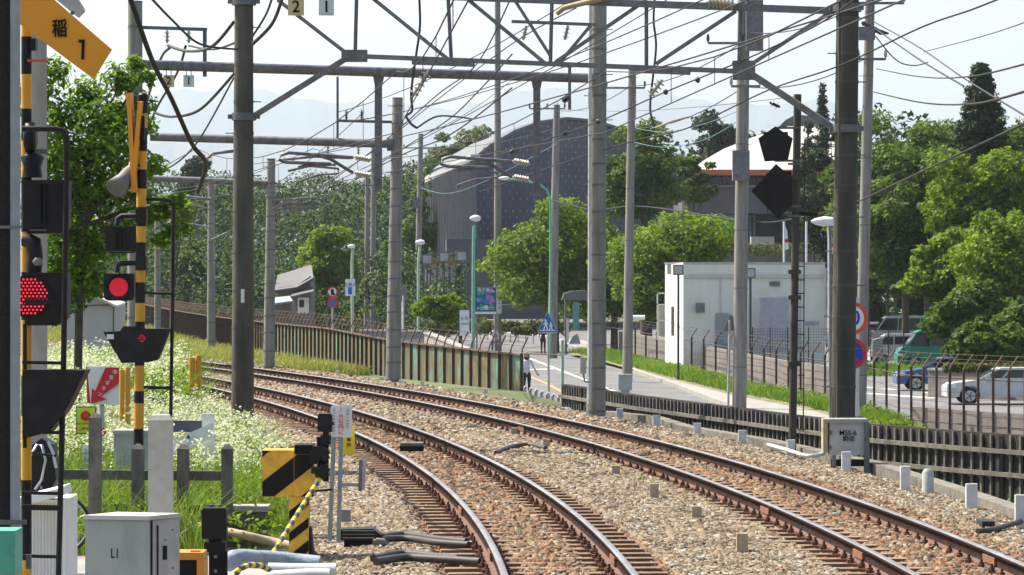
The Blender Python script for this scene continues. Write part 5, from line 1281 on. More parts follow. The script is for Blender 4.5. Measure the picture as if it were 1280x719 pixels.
# wing with white roof
r2 = thing('museum_wing', 'grey museum wing with white sloping roof, orange band and teal glazing', 'museum wing', (X(930,300),300,ZR))
Zw = 300
rp = [(848,212),(1062,212),(1050,190),(1036,162),(1022,158),(985,158),(940,172),(905,186),(870,206)]
MB().poly([W(a, b_, Zw-2+(212-b_)*.75) for a, b_ in rp], Vector((0,-.25,1)), .12, 'roof_white').build('roof', r2)
MB().poly([W(a,b_,Zw+40) for a, b_ in [(974,158),(1030,158),(1020,146),(995,143),(982,150)]], FWD, 3, 'museum_grey').build('roof_light', r2)
bx(848,212.5,1062,219,Zw-2.4,2,'orange_band').build('orange_band', r2)
b = bx(848,219,1062,233,Zw,12,'glass_dark')
bx(848,219,1062,233,Zw,12,'glass_dark').build('upper_glazing', r2)
b = MB()
for i in range(40): bx(850+i*5.3,219,850.8+i*5.3,233,Zw-.1,.1,'museum_blue',b)
b.build('glazing_bars', r2)
bx(853,233,1062,267,Zw-6,16,'museum_base').build('fascia_wall', r2); bx(851,231.5,1062,234,Zw-6.3,1,'museum_grey').build('fascia_cap', r2)
bx(853,267,1062,330,Zw-1,12,'museum_dark').build('lower_wall', r2)
bx(897,268,935,304,Zw-4,1,'glass_teal').build('teal_window', r2); bx(944,270,1000,304,Zw-4,1,'glass_dark').build('dark_window', r2)
for px in (937, 942): bx(px,268,px+2,305,Zw-4.5,.5,'museum_grey').build('mullion_post', r2)
MB().bar(W(862,262,Zw-8), W(862,228+12,Zw-8), .9, .9, 'museum_dark', up=(0,1,0)).bar(W(861,245,Zw-8), W(880,243,Zw-8), .5, .5, 'museum_dark').build('roof_arm', r2)
wall('terrace_wall', 'grey terrace wall under the clipped hedge behind the white building', [Vector((X(900,245),245,H(331,245))), Vector((X(1040,245),245,H(331,245)))], .75, .4, 'museum_grey')
root = thing('air_conditioner', 'pale boxy unit standing on the terrace before the dark glazing', 'air conditioner', (X(953,248),248,H(318,248)))
bx(939,296,968,306,248,1,'cab_light').build('body', root)
for px in (941, 966): bx(px,306,px+1.5,319,248,.1,'cab_light').build('leg', root)

# ================================================================== WHITE BUILDING
Z = 165
root = thing('service_building', 'plain flat roofed off-white building with a grey shutter and wall vent', 'building', (X(940,Z),Z,ZR))
fA = Vector((X(854,Z),Z,ZR)); fB = Vector((X(1036,Z),Z+2,ZR)); fC = Vector((X(832,Z+6),Z+6.5,ZR)); fD = fB+(fC-fA)
hT = Vector((0,0,H(331,Z)-ZR))
MB().add([fA,fB,fB+hT,fA+hT], [(0,1,2,3)], 'wall_cream').add([fC,fA,fA+hT,fC+hT], [(0,1,2,3)], 'wall_cream').add([fB,fD,fD+hT,fB+hT], [(0,1,2,3)], 'wall_cream').add([fD,fC,fC+hT,fD+hT], [(0,1,2,3)], 'wall_cream').build('wall', root)
MB().add([p+hT for p in (fA,fB,fD,fC)]+[p+hT+Vector((0,0,.12)) for p in (fA+Vector((0,-.08,0)),fB+Vector((.08,-.08,0)),fD,fC+Vector((-.08,0,0)))], [(4,5,6,7),(0,1,5,4),(1,2,6,5),(3,0,4,7)], 'white_dull').build('roof', root)
bx(950,372,987,440,Z-.05,.2,'shutter').build('shutter', root); bx(946,370,990,372.5,Z-.06,.2,'white_dull').build('shutter_frame', root)
bx(870,379,881,391,Z-.25,.3,'galv').build('vent', root)
MB().bar(W(855,348,Z-.02), W(1035,348,Z+1.9), .03, .03, 'cab_light').build('wall_joint', root)
bx(834,330,839,343,Z+4,.1,'cab_grey').build('window', root)
MB().bar(W(855,344,Z-.04), W(1035,344,Z+1.86), .04, .05, 'white_dull').build('parapet_shadow_bar', root)  # duller bar added as the shadow line below the parapet
for px_ in (900, 1000): bx(px_,346,px_+1.6,440,Z-.04+(px_-854)*.011,.05,'white_dull').build('downpipe', root)
bx(895,392,912,440,Z+.35,.1,'cab_grey').build('door', root); bx(962,352,975,358,Z-.02+1.2,.1,'galv_dark').build('louvre', root); bx(839,383,846,420,Z+3.2,.1,'galv_dark').build('side_door', root)
bx(1007,402,1024,406.5,Z-.02+1.7,.03,'poster_pink' if 'poster_pink' in M else 'shutter').build('notice_strip', root)
MB().tube([W(1032,335,Z+1.8), W(1032,420,Z+1.8)], .05, 'white_dull', 6).build('downpipe', root)
text('横浜', W(1014,398,Z+1.6), .2, 'cab_light', 'lettering', root) if False else None
def flood(label, px, Z, py):
    rt = thing('floodlight', label, 'floodlight', (X(px,Z),Z,ZR)); bx(px-6.5,py,px+6.5,py+13,Z,.3,'galv').build('lamp_housing', rt); bx(px-5,py+1.5,px+5,py+11,Z-.02,.03,'cab_light').build('lens', rt)
    MB().tube([(X(px,Z),Z+.15,ZR), W(px,py+12,Z+.15)], .05, 'pole_dark', 8).build('post', rt)
flood('square floodlight on a dark post at the corner of the white building', 848, 150, 331)
flood('square floodlight on a dark post before the shutter of the white building', 938, 150, 335)
flood('square floodlight on a thin post by the bush and ribbed museum wall, beside its twin', 555, 225, 315)
flood('square floodlight on a thin post at the museum corner', 577, 225, 314)
flood('square floodlight on a thin post nearest the pale green lamp', 534, 228, 318)
root = thing('gas_rack', 'white frame rack beside the off-white building', 'rack', (X(826,172),172,ZR))
b = MB()
for px in (821,831): bx(px,366,px+1.5,425,172,.08,'white_dull',b)
for py in (366,380,400): bx(821,py,833,py+1.5,172,.08,'white_dull',b)
b.build('frame', root); bx(823,382,831,420,172.2,.3,'cab_grey').build('cabinet', root)
tag(MB().tube([W(791,397,175), W(806,397,175)], .12, 'white', 10).build('gas_tank'), 'small white cylinder on the wall by the trees', 'tank')
# mesh fence of the car park
root = thing('mesh_fence', 'dark fine mesh fence on the car park before the building and vans', 'fence', (X(960,152),152,ZR))
b = MB(); 
for i in range(60): px = 940+i*3.2; bx(px,411,px+.35,441,152,.02,'fence_brown',b)
for i in range(9): bx(940,411+i*3.6,1130,411.3+i*3.6,152,.02,'fence_brown',b)
b.build('wire_mesh', root)
for px in (940,962,984,1010,1036,1062,1088,1110,1129): bx(px,409,px+1.4,452,152,.05,'fence_brown').build('post', root)
# flags
for px, top, Z, fl in ((980,277,200,1),(1008,277,200,0),(1036,283,200,1)):
    root = thing('flag_pole', {980:'white flag pole with a hanging white and red flag beside the signal mast',1008:'bare white flag pole between the two flags',1036:'white flag pole with a limp white and red flag behind the dark mast'}[px], 'flag pole', (X(px,Z),Z,ZR))
    MB().tube([(X(px,Z),Z,ZR), W(px,top,Z)], .06, 'white', 8).build('pole', root)
    if fl:
        MB().poly([W(px+1,top+4,Z),W(px+4,top+12,Z),W(px+6,top+34,Z),W(px+1,top+36,Z)], FWD, .05, 'white').build('flag', root)
        disc(W(px+3.2,top+24,Z-.02), .11, 'red', .03, d=.02).build('flag_disc', root)
# ================================================================== SHED AND HOUSES
Z = 112; root = thing('trackside_shed', 'small pale grey gabled shed behind the flowers and striped signal post', 'shed', (X(115,Z),Z,-.3))
MB().poly([W(78,455,Z),W(78,377,Z),W(103,363,Z),W(144,382,Z),W(144,455,Z)], FWD, 3, 'shed_grey').build('wall', root)
MB().poly([W(76,377,Z-.2),W(103,362,Z-.2),W(146,382,Z-.2),W(157,378,Z+3),W(120,360,Z+3),W(100,360,Z+3)], Vector((0,-.3,1)), .08, 'white_dull').build('roof', root)
MB().poly([W(144,455,Z),W(144,384,Z),W(156,381,Z+3),W(156,450,Z+3)], Vector((1,-.2,0)), .1, 'cab_light').build('side_wall', root)
MB().tube([W(80,383,Z-.1), W(138,381,Z-.1), W(142,386,Z-.1), W(141,440,Z-.1)], .02, 'hose', 6).build('cable', root)
Z = 208; root = thing('house', 'grey tiled house with a sunlit roof slope peeping over the panel fence', 'house', (X(366,Z),Z,ZR))
MB().poly([W(347,412,Z),W(347,360,Z),W(371,357,Z),W(388,345,Z),W(388,412,Z)], FWD, 5, 'wall_brown').build('wall', root)
MB().poly([W(343,363,Z-.6),W(371,359,Z-.6),W(392,347,Z-.6),W(389,331,Z+5),W(347,344,Z+5)], Vector((0,-1,1)), .25, 'tile_roof').build('roof', root)
MB().poly([W(362,371,Z-1.4),W(392,364,Z-1.4),W(391,358,Z+.2),W(368,364,Z+.2)], Vector((0,-1,1)), .15, 'tile_roof').build('lower_roof', root)
bx(372,372,386,392,Z-.06,.2,'wall_cream').build('bay_wall', root); bx(374,375,380,384,Z-.1,.1,'glass_dark').build('window', root)
root = thing('house', 'low house with pale blue lean-to roof behind the far end of the fence', 'house', (X(345,198),198,ZR)); bx(340,378,365,412,198,3,'wall_brown').build('wall', root); MB().poly([W(336,380,197),W(366,376,197),W(362,370,199),W(340,372,199)], Vector((0,-1,1)), .15, 'wrap').build('roof', root)
# kiosk by the trees
Z = 205; root = thing('shelter', 'small open shelter with curved grey roof and blue phone box beside the big tree', 'shelter', (X(718,Z),Z,ZR))
MB().poly([W(702,375,Z),W(705,367,Z),W(715,364,Z),W(732,363,Z),W(742,366,Z),W(742,376,Z)], FWD, 2.2, 'museum_grey').build('roof', root)
for px in (707,738): MB().tube([(X(px,Z),Z-1,ZR), W(px,374,Z-1)], .07, 'galv_dark', 6).build('post', root)
bx(716,378,724,412,Z-.4,.4,'glass_teal').build('panel', root); MB().poly([W(711,430,Z-1),W(716,420,Z-1),W(722,417,Z-1),W(726,430,Z-1)], FWD, .4, 'wrap').build('bench', root)
bx(708,398,711,428,Z-1.2,.1,'white_dull').build('rail', root)

# ================================================================== VEHICLES (facing the start of the picture)
def car(label, cat, px0, Z, z0, L, Hh, body, kind, name='parked_car', wr=.31):
    """side view profile, nose at px0; extruded 1.65 m away from the train"""
    x0 = X(px0, Z); rt = thing(name, label, cat, (x0+L/2, Z, z0)); q = lambda t, h, d=0: Vector((x0+L*t, Z+d, z0+h))
    if kind == 'sedan':
        low = [(0,.28),(.0,.62),(.04,.74),(.27,.88),(.30,.92),(.78,.95),(.97,.92),(1,.8),(1,.28)]; gl = [(.26,.90),(.40,Hh-.06),(.70,Hh-.04),(.86,.94)]; rf = [(.39,Hh-.07),(.43,Hh),(.68,Hh),(.72,Hh-.05)]
    else:
        low = [(0,.28),(0,.75),(.05,1.0),(.13,1.08),(1,1.08),(1,.28)]; gl = [(.09,1.06),(.22,Hh-.1),(.98,Hh-.08),(1,1.06)]; rf = [(.2,Hh-.12),(.26,Hh),(.97,Hh),(1,Hh-.1)]
    wx = (.18,.79)
    # body outline with wheel arches
    pts = []
    for t in (wx[1], wx[0]):
        a = [(t+math.cos(R(an))*(wr+.06)/L, .28+max(0, math.sin(R(an)))*(wr+.09)) for an in range(0, 181, 20)]
        pts += a
    outline = low+pts
    MB().poly([q(*p) for p in outline], FWD, 1.65, body).build('body', rt)
    MB().poly([q(*p, .08) for p in gl], FWD, 1.48, 'glass_dark').build('window', rt)
    MB().poly([q(*p, .06) for p in rf], FWD, 1.52, body).build('roof', rt)
    b = MB(); 
    for t in ((.44,.5),(.62,.64)) if kind == 'sedan' else ((.36,.37),(.62,.63)):
        MB().bar(q(t[0],.93,.06), q(t[1],Hh-.05,.06), .05, .06, body).build('pillar', rt)
    MB().bar(q(gl[0][0],.9,.06), q(gl[1][0],gl[1][1]+.02,.06), .05, .06, body).build('pillar', rt)
    for t in wx:
        for d in (.10, 1.5):
            c = q(t, wr, d); w = MB().cyl(c-Vector((0,.1,0)), c+Vector((0,.1,0)), wr, 'tyre', 20).build('wheel', rt)
            b = MB().cyl(c-Vector((0,.112,0)), c-Vector((0,.09,0)), wr*.62, 'rim', 16)
            for k in range(5): a = k*1.257; b.bar(c-Vector((0,.125,0)), c+Vector((math.cos(a)*wr*.55,-.125,math.sin(a)*wr*.55)), .04, .02, 'galv_dark', up=(0,1,0))
            b.build('rim', w)
    MB().box(q(.035,.66,.0), (.32,.06,.13), 'white').build('headlight', rt); MB().box(q(.02,.42,.3), (.06,.7,.16), 'black').build('grille', rt)
    MB().box(q(.32,.98,-.08), (.18,.14,.12), body).build('mirror', rt)
    MB().box(q(.48,.8,-.01), (.16,.03,.03), 'galv').build('door_handle', rt)
    return rt
car('white saloon car nosing in behind the bent top fence', 'car', 1184, 125, ZR-.0, 4.4, 1.28, 'car_white', 'sedan', 'moving_car')
car('bright blue car half hidden behind the grey wall', 'car', 1121, 140, ZR, 4.2, 1.3, 'car_blue', 'sedan', 'moving_car')
car('dark silver people carrier parked at the foot of the wood', 'car', 1084, 195, ZR+.45, 4.6, 1.85, 'car_silver', 'van')
car('green van parked beneath the overhanging branches', 'van', 1122, 174, ZR, 4.4, 1.85, 'car_green', 'van', 'parked_van')
car('small white car parked next to the green van behind the mesh fence', 'car', 1088, 178, ZR, 3.2, 1.6, 'car_white', 'van')
car('white car mostly behind the signal mast and mesh fence', 'car', 1028, 200, ZR+.4, 3.4, 1.5, 'car_white', 'van')
tag(MB().poly([W(1091,425,172),W(1102,422,172),W(1106,436,172),W(1104,446,172),W(1090,446,172)], FWD, .4, 'cab_light').build('motor_scooter'), 'pale scooter standing between the small white car and the fence', 'scooter')
for px, Zc, c, lab in ((420,186,'white','white bonnet of a car just showing over the panel fence'),(449,183,'red_orange','red car roof edge just showing over the panel fence')):
    car(lab, 'car', px-12, Zc, ZR, 3.9, 1.45, 'car_white' if c == 'white' else 'red_orange', 'sedan')

# ================================================================== PEOPLE
def person(label, px, Z, height, pose, top, bottom, hairlong=False, cap=None, z0=ZR):
    x = X(px, Z); s = height/1.7; rt = thing('person', label, 'person', (x, Z, z0+.01))
    V = []; E_ = []; Rr = []
    def v(p, r): V.append((p[0]*s, p[1]*s, p[2]*s)); Rr.append(r*s); return len(V)-1
    def chain(a, pts):
        for p, r in pts: i = v(p, r); E_.append((a, i)); a = i
        return a
    pel = v((0,0,.92), .125)
    chest = chain(pel, [((0,.0,1.08),.115),((0,.01,1.28),.135),((0,0,1.40),.10)])
    neck = chain(chest, [((0,-.01,1.47),.052),((0,-.02,1.52),.055)])
    chain(neck, [((0,-.025,1.58),.085),((0,-.02,1.64),.092),((0,-.01,1.69),.06)])
    for sd in (-1, 1):
        sh = chain(chest, [((sd*.17,.0,1.38),.058)])
        el, wr_ = pose['arm%d' % sd]
        h = chain(sh, [(el,.042),(wr_,.028)])
        d = (Vector(wr_)-Vector(el)).normalized(); side = d.cross(Vector((0,1,0))).normalized()
        palm = chain(h, [(tuple(Vector(wr_)+d*.05),.03)])
        for k in range(4):
            o_ = side*(k-1.5)*.018; L = (.055,.07,.065,.05)[k]; p = Vector(wr_)+d*.08+o_; chain(palm, [(tuple(p),.010),(tuple(p+d*L*.55+Vector((0,-.008,0))),.009),(tuple(p+d*L+Vector((0,-.02,0))),.008)])
        p = Vector(wr_)+d*.03+side*.035*-sd; chain(h, [(tuple(p),.011),(tuple(p+d*.045+Vector((0,-.015,0))),.009)])
        kn, an = pose['leg%d' % sd]
        hp = chain(pel, [((sd*.09,0,.86),.095)]); a = chain(hp, [(kn,.062),(an,.042)])
        chain(a, [((an[0]+sd*.02, an[1]-.07, .04),.04),((an[0]+sd*.03, an[1]-.16, .03),.03)])
    me = bpy.data.meshes.new('body'); me.from_pydata(V, E_, []); o = bpy.data.objects.new('body', me); COL.objects.link(o)
    sk = o.modifiers.new('Skin', 'SKIN'); sk.use_smooth_shade = True
    for i, r in enumerate(Rr): me.skin_vertices[0].data[i].radius = (r, r)
    me.skin_vertices[0].data[0].use_root = True
    sb = o.modifiers.new('sub', 'SUBSURF'); sb.levels = 1; sb.render_levels = 1
    m2 = bpy.data.meshes.new_from_object(o.evaluated_get(bpy.context.evaluated_depsgraph_get())); bpy.data.objects.remove(o)
    m2.materials.clear()
    for m in ('skin', top, bottom, 'cloth_dark'): m2.materials.append(M[m])
    for p in m2.polygons:
        c = p.center/s; sleeve = abs(c.x) < .34 and c.z > 1.12
        if c.z > 1.445: k = 0
        elif c.z < .075: k = 3
        elif c.z < .93 and abs(c.x) < .19: k = 2
        elif abs(c.x) > .2 and (Vector(c)-Vector(pose['arm%d' % (1 if c.x > 0 else -1)][1])).length < .17: k = 0
        elif c.z < .93 and abs(c.x) < .3 and c.z < .7: k = 2
        else: k = 1
        p.material_index = k
    o = bpy.data.objects.new('body', m2); COL.objects.link(o); o.parent = rt
    # hair, face
    b = MB(); hc = Vector((x, Z, z0+.01))+Vector((0,-.005,1.655))*s
    pts = []
    for i in range(7):
        t = i/6; pts.append((t, math.sin(math.pi*min(1,.12+t*.8))*.105*s))
    b.lathe(hc+Vector((0,.02,-.10 if not hairlong else -.26))*s, hc+Vector((0,.015,.07))*s, [(0,.03*s),(.15,.10*s),(.5,.112*s),(.8,.10*s),(1,.04*s)] if hairlong else [(0,.07*s),(.3,.095*s),(.7,.10*s),(1,.05*s)], 'hair', 12)
    b.build('hair', rt)
    f = MB(); fc = hc+Vector((0,-.105,-.035))*s
    f.box(fc+Vector((0,.008,0))*s, (.13*s,.04*s,.15*s), 'skin', taper=1.0); f.box(fc+Vector((0,-.02,-.005))*s, (.022*s,.03*s,.045*s), 'skin')
    for sd in (-1,1): f.box(fc+Vector((sd*.032,-.014,.02))*s, (.026*s,.01*s,.012*s), 'hair')
    f.box(fc+Vector((0,-.014,-.048))*s, (.04*s,.01*s,.01*s), 'red'); f.build('face', rt)
    if cap: MB().lathe(hc+Vector((0,0,.03))*s, hc+Vector((0,0,.10))*s, [(0,.12*s),(.6,.11*s),(1,.05*s)], cap, 14).box(hc+Vector((0,-.13,.035))*s, (.15*s,.12*s,.015*s), cap).build('cap', rt)
    return rt
walk = {'arm-1':((-.24,.04,1.14),(-.20,-.10,.93)), 'arm1':((.27,.03,1.14),(.40,-.08,.93)), 'leg-1':((-.10,-.10,.50),(-.10,-.02,.10)), 'leg1':((.09,.06,.48),(.10,.20,.12))}
person('woman in a white blouse and dark trousers walking past the blue triangle sign', 658.5, 133, 1.62, walk, 'cloth_white', 'cloth_dark', hairlong=True)
push = {'arm-1':((-.24,-.06,1.15),(-.22,-.28,1.02)), 'arm1':((.25,-.06,1.15),(.24,-.28,1.02)), 'leg-1':((-.10,-.08,.50),(-.10,.02,.10)), 'leg1':((.10,.02,.48),(.11,.12,.10))}
person('person in a white shirt and cap with a backpack near the poster board', 617.5, 200, 1.68, push, 'cloth_white', 'cloth_grey', cap='cloth_dark')
person('dark clothed person half hidden behind the utility pole at the white hoops', 679, 205, 1.6, walk, 'cloth_dark', 'cloth_dark')
o = MB().poly([W(612.5,411,199.7),W(615,410,199.7),W(615,418,199.7),W(613,419,199.7)], FWD, .2, 'cloth_dark').build('backpack'); tag(o, 'dark backpack on the person in the white shirt', 'backpack')
o = MB().box(W(651.5,466,133.1), (.2,.25,.36), 'cloth_dark').tube([W(652,458,133), W(655,449,133)], .015, 'cloth_dark', 5).build('shoulder_bag'); tag(o, 'dark bag carried by the woman in the white blouse', 'bag')
# ================================================================== FOLIAGE
def leaf_cloud(C, Rad, n, size, seed, squash=.8, up=.5, aspect=.55, shell=.55):
    """n rhombic leaves spread through blobs C (K,3) of radius Rad (K,)"""
    g = np.random.default_rng(seed); K = len(C); w = Rad**2; idx = g.choice(K, n, p=w/w.sum())
    d = g.normal(size=(n,3)); d /= np.linalg.norm(d, axis=1)[:,None]
    r = Rad[idx]*(shell+(1.08-shell)*g.random(n)**.6)*(1+.22*np.sin(d[:,0]*7+idx)*np.cos(d[:,2]*6+idx*2))
    P = C[idx]+d*r[:,None]*np.array([1,1,squash])
    nr = d*.6+g.normal(size=(n,3))*.55+np.array([0,0,up]); nr /= np.linalg.norm(nr, axis=1)[:,None]
    t = np.cross(nr, g.normal(size=(n,3))); t /= np.linalg.norm(t, axis=1)[:,None]; b = np.cross(nr, t)
    s = size*(.6+.8*g.random(n))[:,None]
    V = np.stack([P-t*s*.5, P+b*s*aspect*.5-t*s*.05, P+t*s*.5-nr*s*.12, P-b*s*aspect*.5-t*s*.05], 1).reshape(-1,3)
    F = np.arange(n*4).reshape(-1,4); return V, F
def blobs(cx, cy, cz, rx, ry, rz, K, seed, rb=(.28,.5), flat=False):
    g = np.random.default_rng(seed); C = []; Rd = []
    for i in range(K):
        d = g.normal(size=3); d /= np.linalg.norm(d); q = g.random()**.45*.78
        if flat: d[2] *= .8
        C.append((cx+d[0]*rx*q, cy+d[1]*ry*q, cz+d[2]*rz*q)); Rd.append(min(rx,rz)*g.uniform(*rb)*(1.25-.35*max(0,d[2])))
    return np.array(C), np.array(Rd)
def tree(name, label, px, Z, py0, py1, wpx, n, leaf, m, seed, K=16, sq=.62, group=None, z0=ZR, depth=.8, trunk=True, lean=0, rb=(.28,.5), cat='tree', limbs=7, tr=None, up=.5):
    """crown between rows py0..py1, wpx wide, at distance Z"""
    x = X(px, Z); zt = H(py0, Z); zb = H(py1, Z); rz = (zt-zb)/2; rx = wpx*Z/FPX/2; cz = (zt+zb)/2
    rt = thing(name, label, cat, (x, Z, z0), group)
    C, Rd = blobs(x, Z, cz, rx, rx*depth, rz, K, seed, rb)
    V, F = leaf_cloud(C, Rd, int(n*2.4), leaf*.72, seed, up=up, squash=sq, shell=.62)
    np_obj('crown', V, F, [m], rt, off=rt.location)
    if trunk:
        r0 = tr or max(.12, rx*.075); b = MB(); top = Vector((x+lean*.6, Z, cz+rz*.3)); base = Vector((x, Z, z0-.1))
        b.tube([base, base.lerp(top,.3)+Vector((lean*.3,0,0)), base.lerp(top,.65)+Vector((-.1*rx*.3,.05,0)), top], [r0,r0*.8,r0*.5,r0*.18], 'bark', 9)
        g = random.Random(seed)
        for i in range(limbs):
            t = g.uniform(.3,.85); a = base.lerp(top, t); c = Vector(C[g.randrange(len(C))]); mid = a.lerp(c,.5)+Vector((0,0,rz*.08))
            b.tube([a, mid, c], [r0*.42*(1.1-t), r0*.26*(1.1-t), r0*.07], 'bark', 6)
        b.build('trunk', rt)
    return rt
# maple close to the crossing
rt = thing('maple_tree', 'leafy green maple overhanging behind the orange cross board and loudspeaker', 'tree', (X(95,52),52,-.3))
Zt = 52; k = Zt/FPX; blob = []
for px, py, r, dz in [(75,150,30,0),(110,120,30,.3),(150,100,24,-.2),(170,80,14,0),(185,95,14,.2),(70,90,22,0),(95,190,38,0),(140,180,36,-.3),(175,160,22,0),(190,205,18,.1),(85,245,42,.2),(130,235,38,0),(175,245,22,-.2),(70,300,40,0),(110,300,38,.3),(150,290,28,0),(185,270,14,0),(205,262,16,.1),(222,250,12,0),(228,285,13,0),(200,300,13,0),(95,340,30,0),(65,345,26,0),(50,200,40,.4),(45,120,34,.3),(178,130,16,-.3),(160,215,24,-.4),(210,290,12,0),(85,375,24,.1),(60,385,24,.3),(112,352,26,.2),(150,145,28,.2),(120,150,30,-.3)]:
    p = W(px, py, Zt+dz); blob.append((p.x, p.y, p.z, r*k))
bl = np.array(blob); V, F = leaf_cloud(bl[:,:3], bl[:,3]*1.05, 12500, .125, 5, squash=.85, up=.7, aspect=.42, shell=.1)
np_obj('crown', V, F, ['leaf_near'], rt, off=rt.location)
b = MB().tube([(X(95,Zt),Zt,-.4), W(100,330,Zt), W(110,220,Zt), W(120,130,Zt)], [.07,.055,.04,.015], 'bark', 9)
for e in ((80,150),(150,110),(180,160),(60,250),(190,210),(225,255),(215,290),(70,320),(140,300),(180,90)):
    s0 = W(103,300-random.random()*120,Zt); b.tube([s0, s0.lerp(W(*e,Zt),.5)+Vector((0,0,.1)), W(*e,Zt)], [.045,.028,.008], 'bark', 6)
b.build('trunk', rt)
# museum trees
tree('leafy_tree', 'bright green round tree reaching over the grey museum base beside the banded mast', 694, 212, 230, 398, 150, 12500, .34, 'leaf_bright', 21, 22)
tree('leafy_tree', 'bright green tree with dark limbs standing behind the white building gas rack', 838, 205, 236, 420, 172, 15000, .34, 'leaf_bright', 22, 22, lean=1.2)
tree('leafy_tree', 'light green tree between the banded mast and the straight utility pole', 768, 215, 232, 430, 140, 11000, .34, 'leaf_bright', 23, 16)
tree('tall_tree', 'tall open dark tree with visible forked limbs above the museum wall', 808, 232, 122, 290, 150, 7500, .36, 'leaf_mid', 24, 34, tr=.42, rb=(.15,.28), limbs=18)
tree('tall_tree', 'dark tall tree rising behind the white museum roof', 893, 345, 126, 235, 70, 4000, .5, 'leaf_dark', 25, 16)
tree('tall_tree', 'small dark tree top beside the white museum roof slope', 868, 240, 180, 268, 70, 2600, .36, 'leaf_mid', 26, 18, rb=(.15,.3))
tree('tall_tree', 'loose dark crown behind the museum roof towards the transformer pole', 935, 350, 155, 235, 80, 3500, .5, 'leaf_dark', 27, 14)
tree('leafy_tree', 'yellow green round bush with drooping twigs by the ribbed museum wall', 548, 186, 352, 412, 50, 3200, .26, 'leaf_bright', 28, 12)
tree('leafy_tree', 'bushy plant between the bush and white standing notice', 575, 205, 372, 412, 30, 1500, .24, 'leaf_bright', 29, 8)
# wood beside the car park
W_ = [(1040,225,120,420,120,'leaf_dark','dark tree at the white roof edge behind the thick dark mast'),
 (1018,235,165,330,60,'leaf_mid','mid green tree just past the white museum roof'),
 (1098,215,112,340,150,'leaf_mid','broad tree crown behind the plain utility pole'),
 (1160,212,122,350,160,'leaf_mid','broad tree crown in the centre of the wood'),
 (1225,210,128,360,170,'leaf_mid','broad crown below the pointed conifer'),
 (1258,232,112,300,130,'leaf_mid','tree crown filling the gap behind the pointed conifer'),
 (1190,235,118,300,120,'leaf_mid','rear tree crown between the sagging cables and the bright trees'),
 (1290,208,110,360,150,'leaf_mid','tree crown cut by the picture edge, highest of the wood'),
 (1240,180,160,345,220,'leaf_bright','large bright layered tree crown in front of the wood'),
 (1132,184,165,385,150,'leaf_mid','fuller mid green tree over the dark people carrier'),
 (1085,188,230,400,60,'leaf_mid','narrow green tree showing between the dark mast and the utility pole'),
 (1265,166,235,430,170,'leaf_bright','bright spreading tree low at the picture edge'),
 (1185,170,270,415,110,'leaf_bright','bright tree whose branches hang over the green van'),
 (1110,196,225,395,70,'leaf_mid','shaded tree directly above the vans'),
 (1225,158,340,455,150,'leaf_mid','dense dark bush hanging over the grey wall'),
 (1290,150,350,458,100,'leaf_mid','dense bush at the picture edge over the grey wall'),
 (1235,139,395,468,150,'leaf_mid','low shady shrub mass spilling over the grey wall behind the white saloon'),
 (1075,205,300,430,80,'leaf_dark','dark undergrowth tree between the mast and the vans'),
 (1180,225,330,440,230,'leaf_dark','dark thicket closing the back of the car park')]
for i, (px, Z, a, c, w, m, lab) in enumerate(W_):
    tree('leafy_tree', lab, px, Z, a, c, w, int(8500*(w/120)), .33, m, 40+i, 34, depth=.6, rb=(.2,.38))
# conifers
def conifer(label, px, Z, y0, y1, wpx, n, seed):
    rt = thing('conifer', label, 'tree', (X(px,Z),Z,ZR)); g = np.random.default_rng(seed); k = Z/FPX; C = []; Rd = []
    for i in range(170):
        t = g.random()**.75; r = wpx*k/2*(.06+.94*t)*g.uniform(.3,1); a = g.random()*6.28; C.append((X(px,Z)+math.cos(a)*r*.7, Z+math.sin(a)*r*.7, H(y0+(y1-y0)*t, Z))); Rd.append(max(.32, wpx*k*.085))
    C.append((X(px,Z),Z,H(y0+3,Z))); Rd.append(.35)
    V, F = leaf_cloud(np.array(C), np.array(Rd), int(n*1.9), .24, seed, squash=.6); np_obj('crown', V, F, ['leaf_dark'], rt, off=rt.location)
    MB().tube([(X(px,Z),Z,ZR), W(px,y0,Z)], [.35,.05], 'bark', 8).build('trunk', rt)
conifer('pointed conifer standing above the wood at the sagging cables', 1226, 206, 84, 200, 120, 10000, 61)
conifer('small dark conifer above the lattice knee brace', 1028, 300, 106, 240, 45, 3000, 62)
conifer('dark leaning pine behind the diamond board', 1010, 280, 150, 260, 50, 2200, 63)
# trees around the far wood edge that stand out
tree('tall_tree', 'olive crown of a tall tree rising left behind the museum roof slope'.replace('left ',''), 600, 400, 140, 250, 80, 6000, .5, 'leaf_olive', 71, 18)
tree('tall_tree', 'olive crown of a tree at the foot of the museum roof', 560, 395, 158, 260, 70, 5000, .5, 'leaf_olive', 72, 16)
tree('tall_tree', 'mid green tree between the museum ribbed wall and flat topped mast', 515, 330, 205, 400, 70, 7000, .45, 'leaf_mid', 73, 20)
tree('leafy_tree', 'sunlit olive tree left of the two close utility poles'.replace('left of','before'), 412, 225, 268, 412, 78, 9000, .30, 'leaf_bright', 74, 22)
tree('leafy_tree', 'small sunlit tree beside the tiled house', 385, 240, 330, 412, 40, 3500, .32, 'leaf_bright', 75, 14)
tree('leafy_tree', 'dark tree behind the parking ban sign', 440, 270, 310, 430, 70, 4000, .4, 'leaf_dark', 76, 14)
tree('leafy_tree', 'small green bush in the wood behind the low bracket arms', 235, 230, 300, 375, 60, 3500, .3, 'leaf_mid', 77, 12)
tree('leafy_tree', 'green sapling crown at the lower tube beam', 215, 150, 238, 290, 60, 1800, .2, 'leaf_bright', 78, 12)
tree('tall_tree', 'pine like crown above the wood beside the thick mast', 243, 330, 192, 250, 48, 2500, .4, 'leaf_dark', 79, 10)
